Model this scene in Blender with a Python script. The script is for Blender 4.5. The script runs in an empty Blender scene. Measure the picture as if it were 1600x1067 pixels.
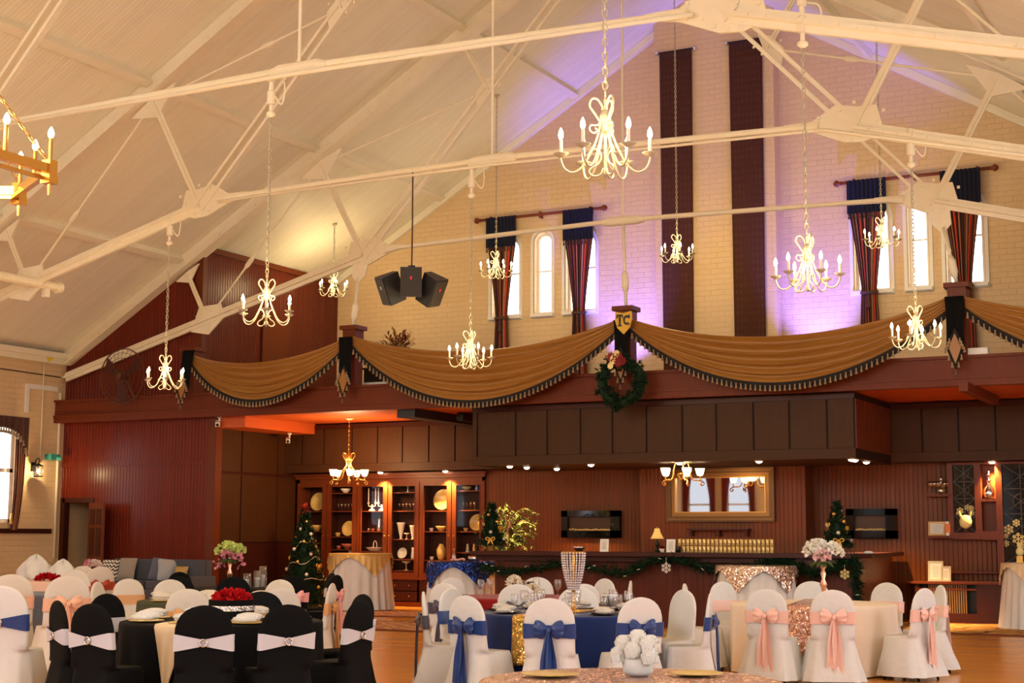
import bpy, math, random
from math import pi, sin, cos, radians, sqrt
from mathutils import Vector, Matrix
RND = random.Random(11)
S = bpy.context.scene
C = S.collection
# ------------------------------------------------------------------ camera
H = 1.5
FPX = 2386.0
_y, _p, _r = radians(27.128), radians(7.267), radians(0.177)
_fw = Vector((-sin(_y), cos(_y), 0)); _rt = Vector((cos(_y), sin(_y), 0)); _up = Vector((0, 0, 1))
AF = _fw * cos(_p) + _up * sin(_p); _u2 = -_fw * sin(_p) + _up * cos(_p)
AR = _rt * cos(_r) + _u2 * sin(_r); AU = -_rt * sin(_r) + _u2 * cos(_r)
CO = Vector((0, 0, H))
cam = bpy.data.cameras.new('camera'); co = bpy.data.objects.new('camera', cam); C.objects.link(co)
cam.sensor_width = 36.0; cam.lens = FPX / 1600 * 36; cam.clip_end = 200; cam.clip_start = 0.05
m = Matrix((AR, AU, -AF)).transposed().to_4x4(); m.translation = CO
co.matrix_world = m
S.camera = co
def ray(px, py): return AR * ((px - 800) / FPX) - AU * ((py - 533.5) / FPX) + AF
def PY(px, py, Y): d = ray(px, py); return CO + d * (Y / d.y)
def PZ(px, py, Z=0.0): d = ray(px, py); return CO + d * ((Z - H) / d.z)
def PX(px, py, X): d = ray(px, py); return CO + d * (X / d.x)
# ------------------------------------------------------------------ world and exposure
w = bpy.data.worlds.new('world'); S.world = w; w.use_nodes = True
bg = w.node_tree.nodes['Background']; bg.inputs[0].default_value = (0.62, 0.72, 0.9, 1); bg.inputs[1].default_value = 1.0
vs = S.view_settings
vs.view_transform = 'Standard'; vs.look = 'None'; vs.gamma = 1.0; vs.use_curve_mapping = False
vs.exposure = 0.0
S.display_settings.display_device = 'sRGB'
S.cycles.max_bounces = 8; S.cycles.diffuse_bounces = 4; S.cycles.glossy_bounces = 4
S.cycles.transmission_bounces = 6; S.cycles.transparent_max_bounces = 12
S.cycles.sample_clamp_indirect = 4.0; S.cycles.caustics_reflective = False; S.cycles.caustics_refractive = False
S.cycles.use_denoising = True
WARM = (1.0, 0.735, 0.37)          # lamp bulbs
DAY = (0.93, 0.95, 1.0)           # window daylight
CH_W = 98.0                      # one scroll chandelier
WIN_E = 5.0                       # daylit panes
# ------------------------------------------------------------------ materials
MATS = {}
def srgb(r, g, b):
    f = lambda c: c / 12.92 if c <= 0.04045 else ((c + 0.055) / 1.055) ** 2.4
    return (f(r / 255), f(g / 255), f(b / 255), 1)
def mat(name, rgb, rough=0.6, metal=0.0, noise=0.0, nscale=8.0, bump=0.0, bscale=40.0, sheen=0.0, coat=0.0, emit=None, estr=0.0, lin=False, spec=None):
    if name in MATS: return MATS[name]
    if spec is None: spec = 0.12 if any(q in name for q in ('cloth', 'velvet', 'curtain', 'stripe', 'sofa', 'cushion', 'damask', 'spandex', 'petal', 'needle', 'leaf', 'rug', 'banner')) else (0.2 if 'bead_red' in name else 0.45 if 'satin' in name else 0.22 if any(q in name for q in ('wood', 'bead', 'bar_front', 'seam', 'door')) else 0.4)
    M = bpy.data.materials.new(name); M.use_nodes = True; nt = M.node_tree; b = nt.nodes['Principled BSDF']
    col = tuple(rgb) + (1,) if lin else srgb(*rgb)
    b.inputs['Base Color'].default_value = col; b.inputs['Roughness'].default_value = rough; b.inputs['Metallic'].default_value = metal
    b.inputs['Sheen Weight'].default_value = sheen * 0.3; b.inputs['Specular IOR Level'].default_value = spec; b.inputs['Coat Weight'].default_value = coat
    if noise or bump:
        tc = nt.nodes.new('ShaderNodeTexCoord'); nz = nt.nodes.new('ShaderNodeTexNoise'); nz.inputs['Scale'].default_value = nscale; nz.inputs['Detail'].default_value = 4
        nt.links.new(tc.outputs['Object'], nz.inputs['Vector'])
    if noise:
        mr = nt.nodes.new('ShaderNodeMapRange'); mr.inputs[3].default_value = 1 - noise; mr.inputs[4].default_value = 1 + noise
        mx = nt.nodes.new('ShaderNodeVectorMath'); mx.operation = 'SCALE'; mx.inputs[0].default_value = col[:3]
        nt.links.new(nz.outputs[0], mr.inputs[0]); nt.links.new(mr.outputs[0], mx.inputs['Scale']); nt.links.new(mx.outputs[0], b.inputs['Base Color'])
    if bump:
        n2 = nt.nodes.new('ShaderNodeTexNoise'); n2.inputs['Scale'].default_value = bscale; n2.inputs['Detail'].default_value = 3
        bp = nt.nodes.new('ShaderNodeBump'); bp.inputs['Strength'].default_value = bump; bp.inputs['Distance'].default_value = 0.02
        nt.links.new(tc.outputs['Object'], n2.inputs['Vector']); nt.links.new(n2.outputs[0], bp.inputs['Height']); nt.links.new(bp.outputs[0], b.inputs['Normal'])
    if emit is not None:
        b.inputs['Emission Color'].default_value = tuple(emit) + (1,); b.inputs['Emission Strength'].default_value = estr
    MATS[name] = M
    return M
def grooved(name, rgb, axis, pitch, rough=0.35, depth=0.006, width=0.10, tint=0.8, noise=0.12, coat=0.0, grain=(1.5, 1.5, 0.4)):
    """boards with a groove between them; axis = object axis across the boards"""
    M = mat(name, rgb, rough, coat=coat); nt = M.node_tree; N = nt.nodes.new; L = nt.links.new; b = nt.nodes['Principled BSDF']
    tc = N('ShaderNodeTexCoord'); sp = N('ShaderNodeSeparateXYZ'); L(tc.outputs['Object'], sp.inputs[0])
    d = N('ShaderNodeMath'); d.operation = 'DIVIDE'; d.inputs[1].default_value = pitch; L(sp.outputs[axis], d.inputs[0])
    fr = N('ShaderNodeMath'); fr.operation = 'FRACT'; L(d.outputs[0], fr.inputs[0])
    fl = N('ShaderNodeMath'); fl.operation = 'FLOOR'; L(d.outputs[0], fl.inputs[0])
    s = N('ShaderNodeMath'); s.operation = 'SUBTRACT'; s.inputs[1].default_value = 0.5; L(fr.outputs[0], s.inputs[0])
    a = N('ShaderNodeMath'); a.operation = 'ABSOLUTE'; L(s.outputs[0], a.inputs[0])
    mr = N('ShaderNodeMapRange'); mr.inputs[1].default_value = 0.5 - width; mr.inputs[2].default_value = 0.5; mr.inputs[3].default_value = 1; mr.inputs[4].default_value = 0
    L(a.outputs[0], mr.inputs[0])
    bp = N('ShaderNodeBump'); bp.inputs['Strength'].default_value = 1.0; bp.inputs['Distance'].default_value = depth
    L(mr.outputs[0], bp.inputs['Height']); L(bp.outputs[0], b.inputs['Normal'])
    wn = N('ShaderNodeTexWhiteNoise'); wn.noise_dimensions = '1D'; L(fl.outputs[0], wn.inputs['W'])
    mp = N('ShaderNodeMapping'); mp.inputs['Scale'].default_value = grain; L(tc.outputs['Object'], mp.inputs[0])
    nz = N('ShaderNodeTexNoise'); nz.inputs['Scale'].default_value = 6; nz.inputs['Detail'].default_value = 5; L(mp.outputs[0], nz.inputs['Vector'])
    ad = N('ShaderNodeMath'); ad.operation = 'ADD'; L(wn.outputs[0], ad.inputs[0]); L(nz.outputs[0], ad.inputs[1])
    m2 = N('ShaderNodeMapRange'); m2.inputs[1].default_value = 0.3; m2.inputs[2].default_value = 1.7; m2.inputs[3].default_value = 1 - noise; m2.inputs[4].default_value = 1 + noise
    L(ad.outputs[0], m2.inputs[0])
    m3 = N('ShaderNodeMapRange'); m3.inputs[3].default_value = tint; m3.inputs[4].default_value = 1.0; L(mr.outputs[0], m3.inputs[0])
    mu = N('ShaderNodeMath'); mu.operation = 'MULTIPLY'; L(m2.outputs[0], mu.inputs[0]); L(m3.outputs[0], mu.inputs[1])
    sc = N('ShaderNodeVectorMath'); sc.operation = 'SCALE'; sc.inputs[0].default_value = srgb(*rgb)[:3]; L(mu.outputs[0], sc.inputs['Scale'])
    L(sc.outputs[0], b.inputs['Base Color'])
    return M
def woodgrain(name, rgb, rough=0.35, scale=(14, 14, 1.2), noise=0.25, coat=0.0):
    M = mat(name, rgb, rough, coat=coat); nt = M.node_tree; N = nt.nodes.new; L = nt.links.new; b = nt.nodes['Principled BSDF']
    tc = N('ShaderNodeTexCoord'); mp = N('ShaderNodeMapping'); mp.inputs['Scale'].default_value = scale; L(tc.outputs['Object'], mp.inputs[0])
    nz = N('ShaderNodeTexNoise'); nz.inputs['Scale'].default_value = 2; nz.inputs['Detail'].default_value = 6; L(mp.outputs[0], nz.inputs['Vector'])
    mr = N('ShaderNodeMapRange'); mr.inputs[3].default_value = 1 - noise; mr.inputs[4].default_value = 1 + noise; L(nz.outputs[0], mr.inputs[0])
    sc = N('ShaderNodeVectorMath'); sc.operation = 'SCALE'; sc.inputs[0].default_value = srgb(*rgb)[:3]; L(mr.outputs[0], sc.inputs['Scale']); L(sc.outputs[0], b.inputs['Base Color'])
    return M
def brickmat(name, rgb, rough=0.55, bw=0.30, rh=0.115, swap='XZ', mort=0.93, depth=0.005):
    M = mat(name, rgb, rough); nt = M.node_tree; N = nt.nodes.new; L = nt.links.new; b = nt.nodes['Principled BSDF']
    tc = N('ShaderNodeTexCoord'); sp = N('ShaderNodeSeparateXYZ'); L(tc.outputs['Object'], sp.inputs[0]); cb = N('ShaderNodeCombineXYZ')
    L(sp.outputs['XYZ'.index(swap[0])], cb.inputs[0]); L(sp.outputs['XYZ'.index(swap[1])], cb.inputs[1])
    br = N('ShaderNodeTexBrick'); br.inputs['Scale'].default_value = 1.0; br.inputs['Brick Width'].default_value = bw; br.inputs['Row Height'].default_value = rh
    br.inputs['Mortar Size'].default_value = 0.007; br.inputs['Mortar Smooth'].default_value = 0.6
    c = srgb(*rgb)
    br.inputs['Color1'].default_value = c; br.inputs['Color2'].default_value = tuple(x * 0.96 for x in c[:3]) + (1,); br.inputs['Mortar'].default_value = tuple(x * mort for x in c[:3]) + (1,)
    L(cb.outputs[0], br.inputs['Vector']); L(br.outputs['Color'], b.inputs['Base Color'])
    nz = N('ShaderNodeTexNoise'); nz.inputs['Scale'].default_value = 12; L(tc.outputs['Object'], nz.inputs['Vector'])
    sb = N('ShaderNodeMath'); sb.operation = 'MULTIPLY_ADD'; sb.inputs[1].default_value = -1.0; L(br.outputs['Fac'], sb.inputs[0]); L(nz.outputs[0], sb.inputs[2])
    bp = N('ShaderNodeBump'); bp.inputs['Strength'].default_value = 0.9; bp.inputs['Distance'].default_value = depth; L(sb.outputs[0], bp.inputs['Height']); L(bp.outputs[0], b.inputs['Normal'])
    return M
def stripes(name, cols, rough=0.6, reps=1, sheen=0.3):
    """vertical stripes along u; cols = [(pos, rgb)]"""
    M = mat(name, (120, 60, 40), rough, sheen=sheen); nt = M.node_tree; N = nt.nodes.new; L = nt.links.new; b = nt.nodes['Principled BSDF']
    uv = N('ShaderNodeUVMap'); sp = N('ShaderNodeSeparateXYZ'); L(uv.outputs[0], sp.inputs[0])
    mu = N('ShaderNodeMath'); mu.operation = 'MULTIPLY'; mu.inputs[1].default_value = reps; L(sp.outputs[0], mu.inputs[0])
    fr = N('ShaderNodeMath'); fr.operation = 'FRACT'; L(mu.outputs[0], fr.inputs[0])
    cr = N('ShaderNodeValToRGB'); cr.color_ramp.interpolation = 'CONSTANT'; L(fr.outputs[0], cr.inputs[0])
    e = cr.color_ramp.elements
    while len(e) < len(cols): e.new(0.5)
    for el, (p, c) in zip(e, cols): el.position = p; el.color = srgb(*c)
    L(cr.outputs[0], b.inputs['Base Color'])
    return M
def damask(name, rgb, rgb2, scale=5.0):
    M = mat(name, rgb, 0.7, sheen=0.3); nt = M.node_tree; N = nt.nodes.new; L = nt.links.new; b = nt.nodes['Principled BSDF']
    tc = N('ShaderNodeTexCoord'); mp = N('ShaderNodeMapping'); mp.inputs['Scale'].default_value = (scale, scale, scale * 0.6); L(tc.outputs['Object'], mp.inputs[0])
    wv = N('ShaderNodeTexVoronoi'); wv.inputs['Scale'].default_value = 1.0; wv.inputs['Randomness'].default_value = 0.15; L(mp.outputs[0], wv.inputs['Vector'])
    cr = N('ShaderNodeValToRGB'); cr.color_ramp.elements[0].position = 0.25; cr.color_ramp.elements[0].color = srgb(*rgb2); cr.color_ramp.elements[1].position = 0.45; cr.color_ramp.elements[1].color = srgb(*rgb)
    L(wv.outputs[0], cr.inputs[0]); L(cr.outputs[0], b.inputs['Base Color'])
    return M
def sequin(name, rgb, scale=70, rough=0.22, metal=0.85):
    M = mat(name, rgb, rough, metal); nt = M.node_tree; N = nt.nodes.new; L = nt.links.new; b = nt.nodes['Principled BSDF']
    tc = N('ShaderNodeTexCoord'); vo = N('ShaderNodeTexVoronoi'); vo.inputs['Scale'].default_value = scale; L(tc.outputs['Object'], vo.inputs['Vector'])
    vm = N('ShaderNodeVectorMath'); vm.operation = 'SUBTRACT'; vm.inputs[1].default_value = (0.5, 0.5, 0.5); L(vo.outputs['Color'], vm.inputs[0])
    v2 = N('ShaderNodeVectorMath'); v2.operation = 'SCALE'; v2.inputs['Scale'].default_value = 0.9; L(vm.outputs[0], v2.inputs[0])
    ge = N('ShaderNodeNewGeometry'); ad = N('ShaderNodeVectorMath'); ad.operation = 'ADD'; L(ge.outputs['Normal'], ad.inputs[0]); L(v2.outputs[0], ad.inputs[1])
    nm = N('ShaderNodeVectorMath'); nm.operation = 'NORMALIZE'; L(ad.outputs[0], nm.inputs[0]); L(nm.outputs[0], b.inputs['Normal'])
    return M
def glassy(name, rgb=(235, 240, 245), alpha=0.25, rough=0.05):
    M = bpy.data.materials.new(name); M.use_nodes = True; nt = M.node_tree; nt.nodes.clear(); N = nt.nodes.new; L = nt.links.new
    o = N('ShaderNodeOutputMaterial'); mx = N('ShaderNodeMixShader'); t = N('ShaderNodeBsdfTransparent'); g = N('ShaderNodeBsdfGlossy')
    g.inputs['Color'].default_value = srgb(*rgb); g.inputs['Roughness'].default_value = rough
    lw = N('ShaderNodeLayerWeight'); lw.inputs[0].default_value = 0.5
    mr = N('ShaderNodeMapRange'); mr.inputs[3].default_value = alpha * 0.4; mr.inputs[4].default_value = min(1, alpha * 2.4); L(lw.outputs['Facing'], mr.inputs[0]); L(mr.outputs[0], mx.inputs[0])
    L(t.outputs[0], mx.inputs[1]); L(g.outputs[0], mx.inputs[2]); L(mx.outputs[0], o.inputs[0])
    MATS[name] = M
    return M
def glow(name, rgb, strength, sample=True):
    M = bpy.data.materials.new(name); M.use_nodes = True; nt = M.node_tree; nt.nodes.clear()
    o = nt.nodes.new('ShaderNodeOutputMaterial'); e = nt.nodes.new('ShaderNodeEmission'); e.inputs[0].default_value = tuple(rgb) + (1,); e.inputs[1].default_value = strength
    nt.links.new(e.outputs[0], o.inputs[0])
    if not sample: M.cycles.emission_sampling = 'NONE'
    MATS[name] = M
    return M
WALLC = (222, 192, 148)
brickmat('brick_back', WALLC, swap='XZ'); brickmat('brick_side', WALLC, swap='YZ')
grooved('ceiling_boards', (240, 233, 210), 1, 0.085, rough=0.5, depth=0.004, width=0.08, tint=0.9, noise=0.04)
mat('cream_paint', (238, 230, 206), 0.5, noise=0.06, nscale=3)
mat('truss_paint', (240, 229, 200), 0.45, noise=0.07, nscale=5)
mat('white_paint', (232, 228, 220), 0.4)
grooved('bead_red', (106, 32, 9), 0, 0.085, rough=0.3, depth=0.006, width=0.12, tint=0.6, coat=0.0)
grooved('bead_red_side', (100, 38, 22), 1, 0.085, rough=0.3, depth=0.006, width=0.12, tint=0.6, coat=0.0)
grooved('bead_bar', (108, 56, 19), 0, 0.085, rough=0.38, depth=0.006, width=0.14, tint=0.5, coat=0.0)
woodgrain('wood_fascia', (104, 44, 19), 0.5)
woodgrain('wood_panel', (68, 40, 16), 0.55)
woodgrain('wood_dark', (62, 26, 16), 0.4)
woodgrain('wood_cab', (106, 48, 18), 0.4)
woodgrain('wood_door', (102, 46, 20), 0.4)
mat('seam_dark', (34, 18, 10), 0.6)
mat('soffit_paint', (196, 92, 40), 0.45, noise=0.08, nscale=2)
mat('black_plastic', (20, 19, 20), 0.35); mat('black_cloth', (10, 10, 11), 0.8); mat('black_satin', (28, 28, 32), 0.5)
mat('ivory_metal', (186, 176, 150), 0.5); mat('sleeve', (240, 228, 200), 0.4)
mat('gold_metal', (214, 166, 84), 0.25, 0.9); mat('brass', (190, 140, 70), 0.3, 0.9); mat('chrome', (220, 220, 224), 0.12, 1.0)
mat('rose_gold', (222, 168, 138), 0.2, 0.9); mat('dark_metal', (36, 32, 30), 0.4, 0.5)
mat('white_cloth', (218, 217, 215), 0.8, noise=0.04, nscale=6, bump=0.55, bscale=9); mat('ivory_cloth', (214, 206, 194), 0.8, noise=0.04, nscale=6, bump=0.55, bscale=9)
mat('green_needle', (24, 46, 28), 0.6, noise=0.35, nscale=9); mat('green_leaf', (88, 104, 52), 0.5, noise=0.4, nscale=10); mat('twig', (78, 52, 34), 0.8)
mat('porcelain', (238, 228, 204), 0.2, noise=0.04, nscale=20)
glassy('glass', alpha=0.2); glassy('pane', (220, 225, 235), alpha=0.012, rough=0.02); glassy('stemware', (255, 240, 215), alpha=0.5, rough=0.15)
glow('bulb', (1.0, 0.80, 0.50), 22.0, sample=False)
glow('shade_glow', (1.0, 0.72, 0.40), 7.0, sample=False)
glow('downlight', (1.0, 0.84, 0.60), 25.0, sample=False)
glow('daylight', DAY, WIN_E); glow('daylight_hall', DAY, 10.5); glow('sheer_light', DAY, 0.9); glow('added_ceiling_daylight', DAY, 33.0)
# ------------------------------------------------------------------ mesh builder
class MB:
    def __init__(s): s.v = []; s.f = []; s.uv = None
    def add(s, vs, fs):
        o = len(s.v); s.v += [tuple(x) for x in vs]; s.f += [tuple(i + o for i in f) for f in fs]; return s
    def box(s, c, d, rot=None):
        x, y, z = d[0] / 2, d[1] / 2, d[2] / 2
        p = [Vector((i * x, j * y, k * z)) for k in (-1, 1) for j in (-1, 1) for i in (-1, 1)]
        if rot is not None: p = [rot @ q for q in p]
        c = Vector(c)
        return s.add([q + c for q in p], [(0, 2, 3, 1), (4, 5, 7, 6), (0, 1, 5, 4), (2, 6, 7, 3), (0, 4, 6, 2), (1, 3, 7, 5)])
    def bb(s, a, b):
        a = Vector(a); b = Vector(b); return s.box((a + b) / 2, [abs(b[i] - a[i]) for i in range(3)])
    def beam(s, a, b, w, h, up=(0, 1, 0)):
        """rectangular bar; w across 'up', h along 'up'"""
        a = Vector(a); b = Vector(b); d = (b - a).normalized(); u = Vector(up); u = (u - d * u.dot(d)).normalized(); v = d.cross(u)
        r = [u * (i * h / 2) + v * (j * w / 2) for i, j in ((-1, -1), (1, -1), (1, 1), (-1, 1))]
        return s.add([a + q for q in r] + [b + q for q in r], [(3, 2, 1, 0), (4, 5, 6, 7)] + [(i, (i + 1) % 4, 4 + (i + 1) % 4, 4 + i) for i in range(4)])
    def cyl(s, a, b, r0, r1=None, n=10, caps=True):
        r1 = r0 if r1 is None else r1; a = Vector(a); b = Vector(b); d = (b - a).normalized()
        u = d.orthogonal().normalized(); v = d.cross(u)
        ra = [a + (u * cos(2 * pi * i / n) + v * sin(2 * pi * i / n)) * r0 for i in range(n)]
        rb = [b + (u * cos(2 * pi * i / n) + v * sin(2 * pi * i / n)) * r1 for i in range(n)]
        fs = [(i, (i + 1) % n, n + (i + 1) % n, n + i) for i in range(n)]
        if caps: fs += [tuple(range(n - 1, -1, -1)), tuple(range(n, 2 * n))]
        return s.add(ra + rb, fs)
    def tube(s, pts, r, n=6, closed=False):
        pts = [Vector(p) for p in pts]; k = len(pts); rr = r if isinstance(r, (list, tuple)) else [r] * k
        vs = []; u = None
        for i, p in enumerate(pts):
            a = pts[i - 1] if (i or closed) else p; b = pts[(i + 1) % k] if (i < k - 1 or closed) else p
            d = (b - a).normalized() if (b - a).length > 1e-9 else Vector((0, 0, 1))
            if u is None: u = d.orthogonal().normalized()
            u = u - d * u.dot(d); u = u.normalized() if u.length > 1e-6 else d.orthogonal().normalized(); v = d.cross(u)
            vs += [p + (u * cos(2 * pi * j / n) + v * sin(2 * pi * j / n)) * rr[i] for j in range(n)]
        fs = []
        for i in range(k if closed else k - 1):
            a = i * n; b = ((i + 1) % k) * n
            fs += [(a + j, a + (j + 1) % n, b + (j + 1) % n, b + j) for j in range(n)]
        if not closed: fs += [tuple(range(n - 1, -1, -1)), tuple(range((k - 1) * n, k * n))]
        return s.add(vs, fs)
    def lathe(s, prof, c=(0, 0, 0), n=16, axis=(0, 0, 1)):
        """prof = [(r, z)]"""
        ax = Vector(axis).normalized(); u = ax.orthogonal().normalized(); v = ax.cross(u); c = Vector(c)
        vs = [c + ax * z + (u * cos(2 * pi * j / n) + v * sin(2 * pi * j / n)) * max(r, 1e-4) for r, z in prof for j in range(n)]
        k = len(prof)
        fs = [(i * n + j, i * n + (j + 1) % n, (i + 1) * n + (j + 1) % n, (i + 1) * n + j) for i in range(k - 1) for j in range(n)]
        fs += [tuple(range(n - 1, -1, -1)), tuple(range((k - 1) * n, k * n))]
        return s.add(vs, fs)
    def rings(s, rs, cap0=True, cap1=True):
        n = len(rs[0]); vs = [p for r in rs for p in r]
        fs = [(i * n + j, i * n + (j + 1) % n, (i + 1) * n + (j + 1) % n, (i + 1) * n + j) for i in range(len(rs) - 1) for j in range(n)]
        if cap0: fs.append(tuple(range(n - 1, -1, -1)))
        if cap1: fs.append(tuple(range((len(rs) - 1) * n, len(rs) * n)))
        return s.add(vs, fs)
    def grid(s, fn, nu, nv):
        vs = [fn(i / nu, j / nv) for j in range(nv + 1) for i in range(nu + 1)]
        o = len(s.v)
        if s.uv is None: s.uv = {}
        for j in range(nv + 1):
            for i in range(nu + 1): s.uv[o + j * (nu + 1) + i] = (i / nu, j / nv)
        return s.add(vs, [(j * (nu + 1) + i, j * (nu + 1) + i + 1, (j + 1) * (nu + 1) + i + 1, (j + 1) * (nu + 1) + i) for j in range(nv) for i in range(nu)])
    def ball(s, c, r, n=8, k=5, sz=1.0):
        return s.lathe([(r * sin(pi * i / k), -r * sz * cos(pi * i / k)) for i in range(k + 1)], c, n)
    def torus(s, c, R_, r, axis=(0, 0, 1), n=20, m_=6):
        ax = Vector(axis).normalized(); u = ax.orthogonal().normalized(); v = ax.cross(u); c = Vector(c)
        return s.tube([c + (u * cos(2 * pi * i / n) + v * sin(2 * pi * i / n)) * R_ for i in range(n)], r, m_, True)
    def prism(s, poly, off):
        """poly = list of 3D points, extruded by off"""
        n = len(poly); off = Vector(off); p = [Vector(q) for q in poly]
        return s.add(p + [q + off for q in p], [tuple(range(n - 1, -1, -1)), tuple(range(n, 2 * n))] + [(i, (i + 1) % n, n + (i + 1) % n, n + i) for i in range(n)])
    def leaf(s, p, d, up, L_, W_):
        p = Vector(p); d = Vector(d).normalized(); n = d.cross(Vector(up)); n = n.normalized() if n.length > 1e-5 else d.orthogonal().normalized()
        return s.add([p, p + d * L_ * 0.45 + n * W_, p + d * L_, p + d * L_ * 0.45 - n * W_], [(0, 1, 2, 3)])
    def build(s, name, material, parent=None, world=False, smooth=False, kind=None, thick=0.0, sub=0):
        me = bpy.data.meshes.new(name)
        vs = s.v
        if world and parent is not None:
            o = parent.matrix_basis.translation if parent.parent is None else parent.parent.matrix_basis.translation
            vs = [(x - o[0], y - o[1], z - o[2]) for x, y, z in vs]
        me.from_pydata(vs, [], s.f); me.update()
        if s.uv:
            l = me.uv_layers.new(name='UVMap')
            for lp in me.loops: l.data[lp.index].uv = s.uv.get(lp.vertex_index, (0, 0))
        if smooth: me.polygons.foreach_set('use_smooth', [True] * len(me.polygons))
        me.materials.append(MATS[material] if isinstance(material, str) else material)
        ob = bpy.data.objects.new(name, me); C.objects.link(ob)
        if parent is not None: ob.parent = parent
        if thick:
            md = ob.modifiers.new('solid', 'SOLIDIFY'); md.thickness = thick; md.offset = 0
        if sub:
            md = ob.modifiers.new('sub', 'SUBSURF'); md.levels = sub; md.render_levels = sub
        if kind: ob['kind'] = kind
        return ob
def tag(o, label, cat, group=None):
    o['label'] = label; o['category'] = cat
    if group: o['group'] = group
    return o
def thing(name, label, cat, loc=(0, 0, 0), rz=0.0, group=None):
    o = bpy.data.objects.new(name, None); C.objects.link(o); o.location = loc; o.rotation_euler = (0, 0, rz); o.empty_display_size = 0.1
    return tag(o, label, cat, group)
def struct(name, mb, material, **k):
    o = mb.build(name, material, **k); o['kind'] = 'structure'; return o
def copy_tree(o, parent=None):
    c = o.copy(); C.objects.link(c); c.parent = parent
    for ch in list(o.children): copy_tree(ch, c)
    return c
def lamp(name, kind, loc, power, color, parent=None, radius=0.1, spot=None, aim=None, blend=0.6):
    l = bpy.data.lights.new(name, kind); l.energy = power; l.color = color
    if kind in ('POINT', 'SPOT'): l.shadow_soft_size = radius
    if kind == 'SPOT': l.spot_size = spot; l.spot_blend = blend
    o = bpy.data.objects.new(name, l); C.objects.link(o); o.location = loc
    if aim is not None: o.rotation_euler = (Vector(aim)).to_track_quat('-Z', 'Y').to_euler()
    if parent is not None: o.parent = parent
    return o
# ================================================================== building shell
XL, XR, XC = -24.18, 2.72, -10.73
YG, YB, YP, YF, YR = 30.65, 28.5, 25.5, 25.2, -8.0
ZS, ZF = 3.95, 4.43
SL = 0.595; ZRIDGE = 13.466
def zc(x): return ZRIDGE - SL * abs(x - XC)
EAVE = zc(XL)
# floor
M = grooved('floor_boards', (206, 136, 54), 1, 0.07, rough=0.22, depth=0.0001, width=0.03, tint=0.93, noise=0.10, coat=0.0, grain=(0.4, 3, 1))
struct('floor', MB().bb((XL - .3, YR - .3, -0.2), (XR + .3, YG + .3, 0.0)), 'floor_boards')
# gable end wall with six lancet windows
WZ0, WZ1 = 6.48, 8.34
GW = [(-16.22, -15.53), (-15.13, -14.71), (-14.35, -13.63), (-7.82, -7.10), (-6.72, -6.32), (-5.97, -5.24)]
g = MB(); T = 0.35
def roof_poly(x0, x1, z0, inset=0.0):
    xs = sorted({x0, x1} | ({XC} if x0 < XC < x1 else set()))
    return [(x0, z0), (x1, z0)] + [(x, zc(x) + .05) for x in reversed(xs)]
def gprism(poly, y, t): g.prism([(x, y, z) for x, z in poly], (0, t, 0))
gprism([(XL - .3, 0), (XR + .3, 0), (XR + .3, EAVE - .1), (XL - .3, EAVE - .1)], YG, T)
gprism([(XL, EAVE - .1), (XR, EAVE - .1), (XC + (ZRIDGE - WZ0) / SL, WZ0), (XC - (ZRIDGE - WZ0) / SL, WZ0)], YG, T)
ed = [XC - (ZRIDGE - WZ0) / SL] + [x for w_ in GW for x in w_] + [XC + (ZRIDGE - WZ0) / SL]
e1 = [XC - (ZRIDGE - WZ1) / SL] + ed[1:-1] + [XC + (ZRIDGE - WZ1) / SL]
for i in range(0, len(ed), 2): gprism([(ed[i], WZ0), (ed[i + 1], WZ0), (e1[i + 1], WZ1), (e1[i], WZ1)], YG, T)
gprism([(e1[0], WZ1), (e1[-1], WZ1), (XC, ZRIDGE)], YG, T)
for x0, x1 in GW:                                  # arched heads
    r = (x1 - x0) / 2; cx = (x0 + x1) / 2
    for s_ in (-1, 1):
        arc = [(cx + s_ * r * cos(a), WZ1 - r + r * sin(a)) for a in [pi / 2 * k / 8 for k in range(9)]]
        gprism([(cx + s_ * r, WZ1)] + (arc if s_ < 0 else arc), YG, T)
gable = struct('wall_back', g, 'brick_back')
struct('wall_chimney_breast', MB().prism([(x, YG - .34, z) for x, z in [(-12.05, ZF - .5), (-9.36, ZF - .5), (-9.36, zc(-9.36)), (XC, ZRIDGE), (-12.05, zc(-12.05))]], (0, .339, 0)), 'brick_back')
WN = [0]
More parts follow.
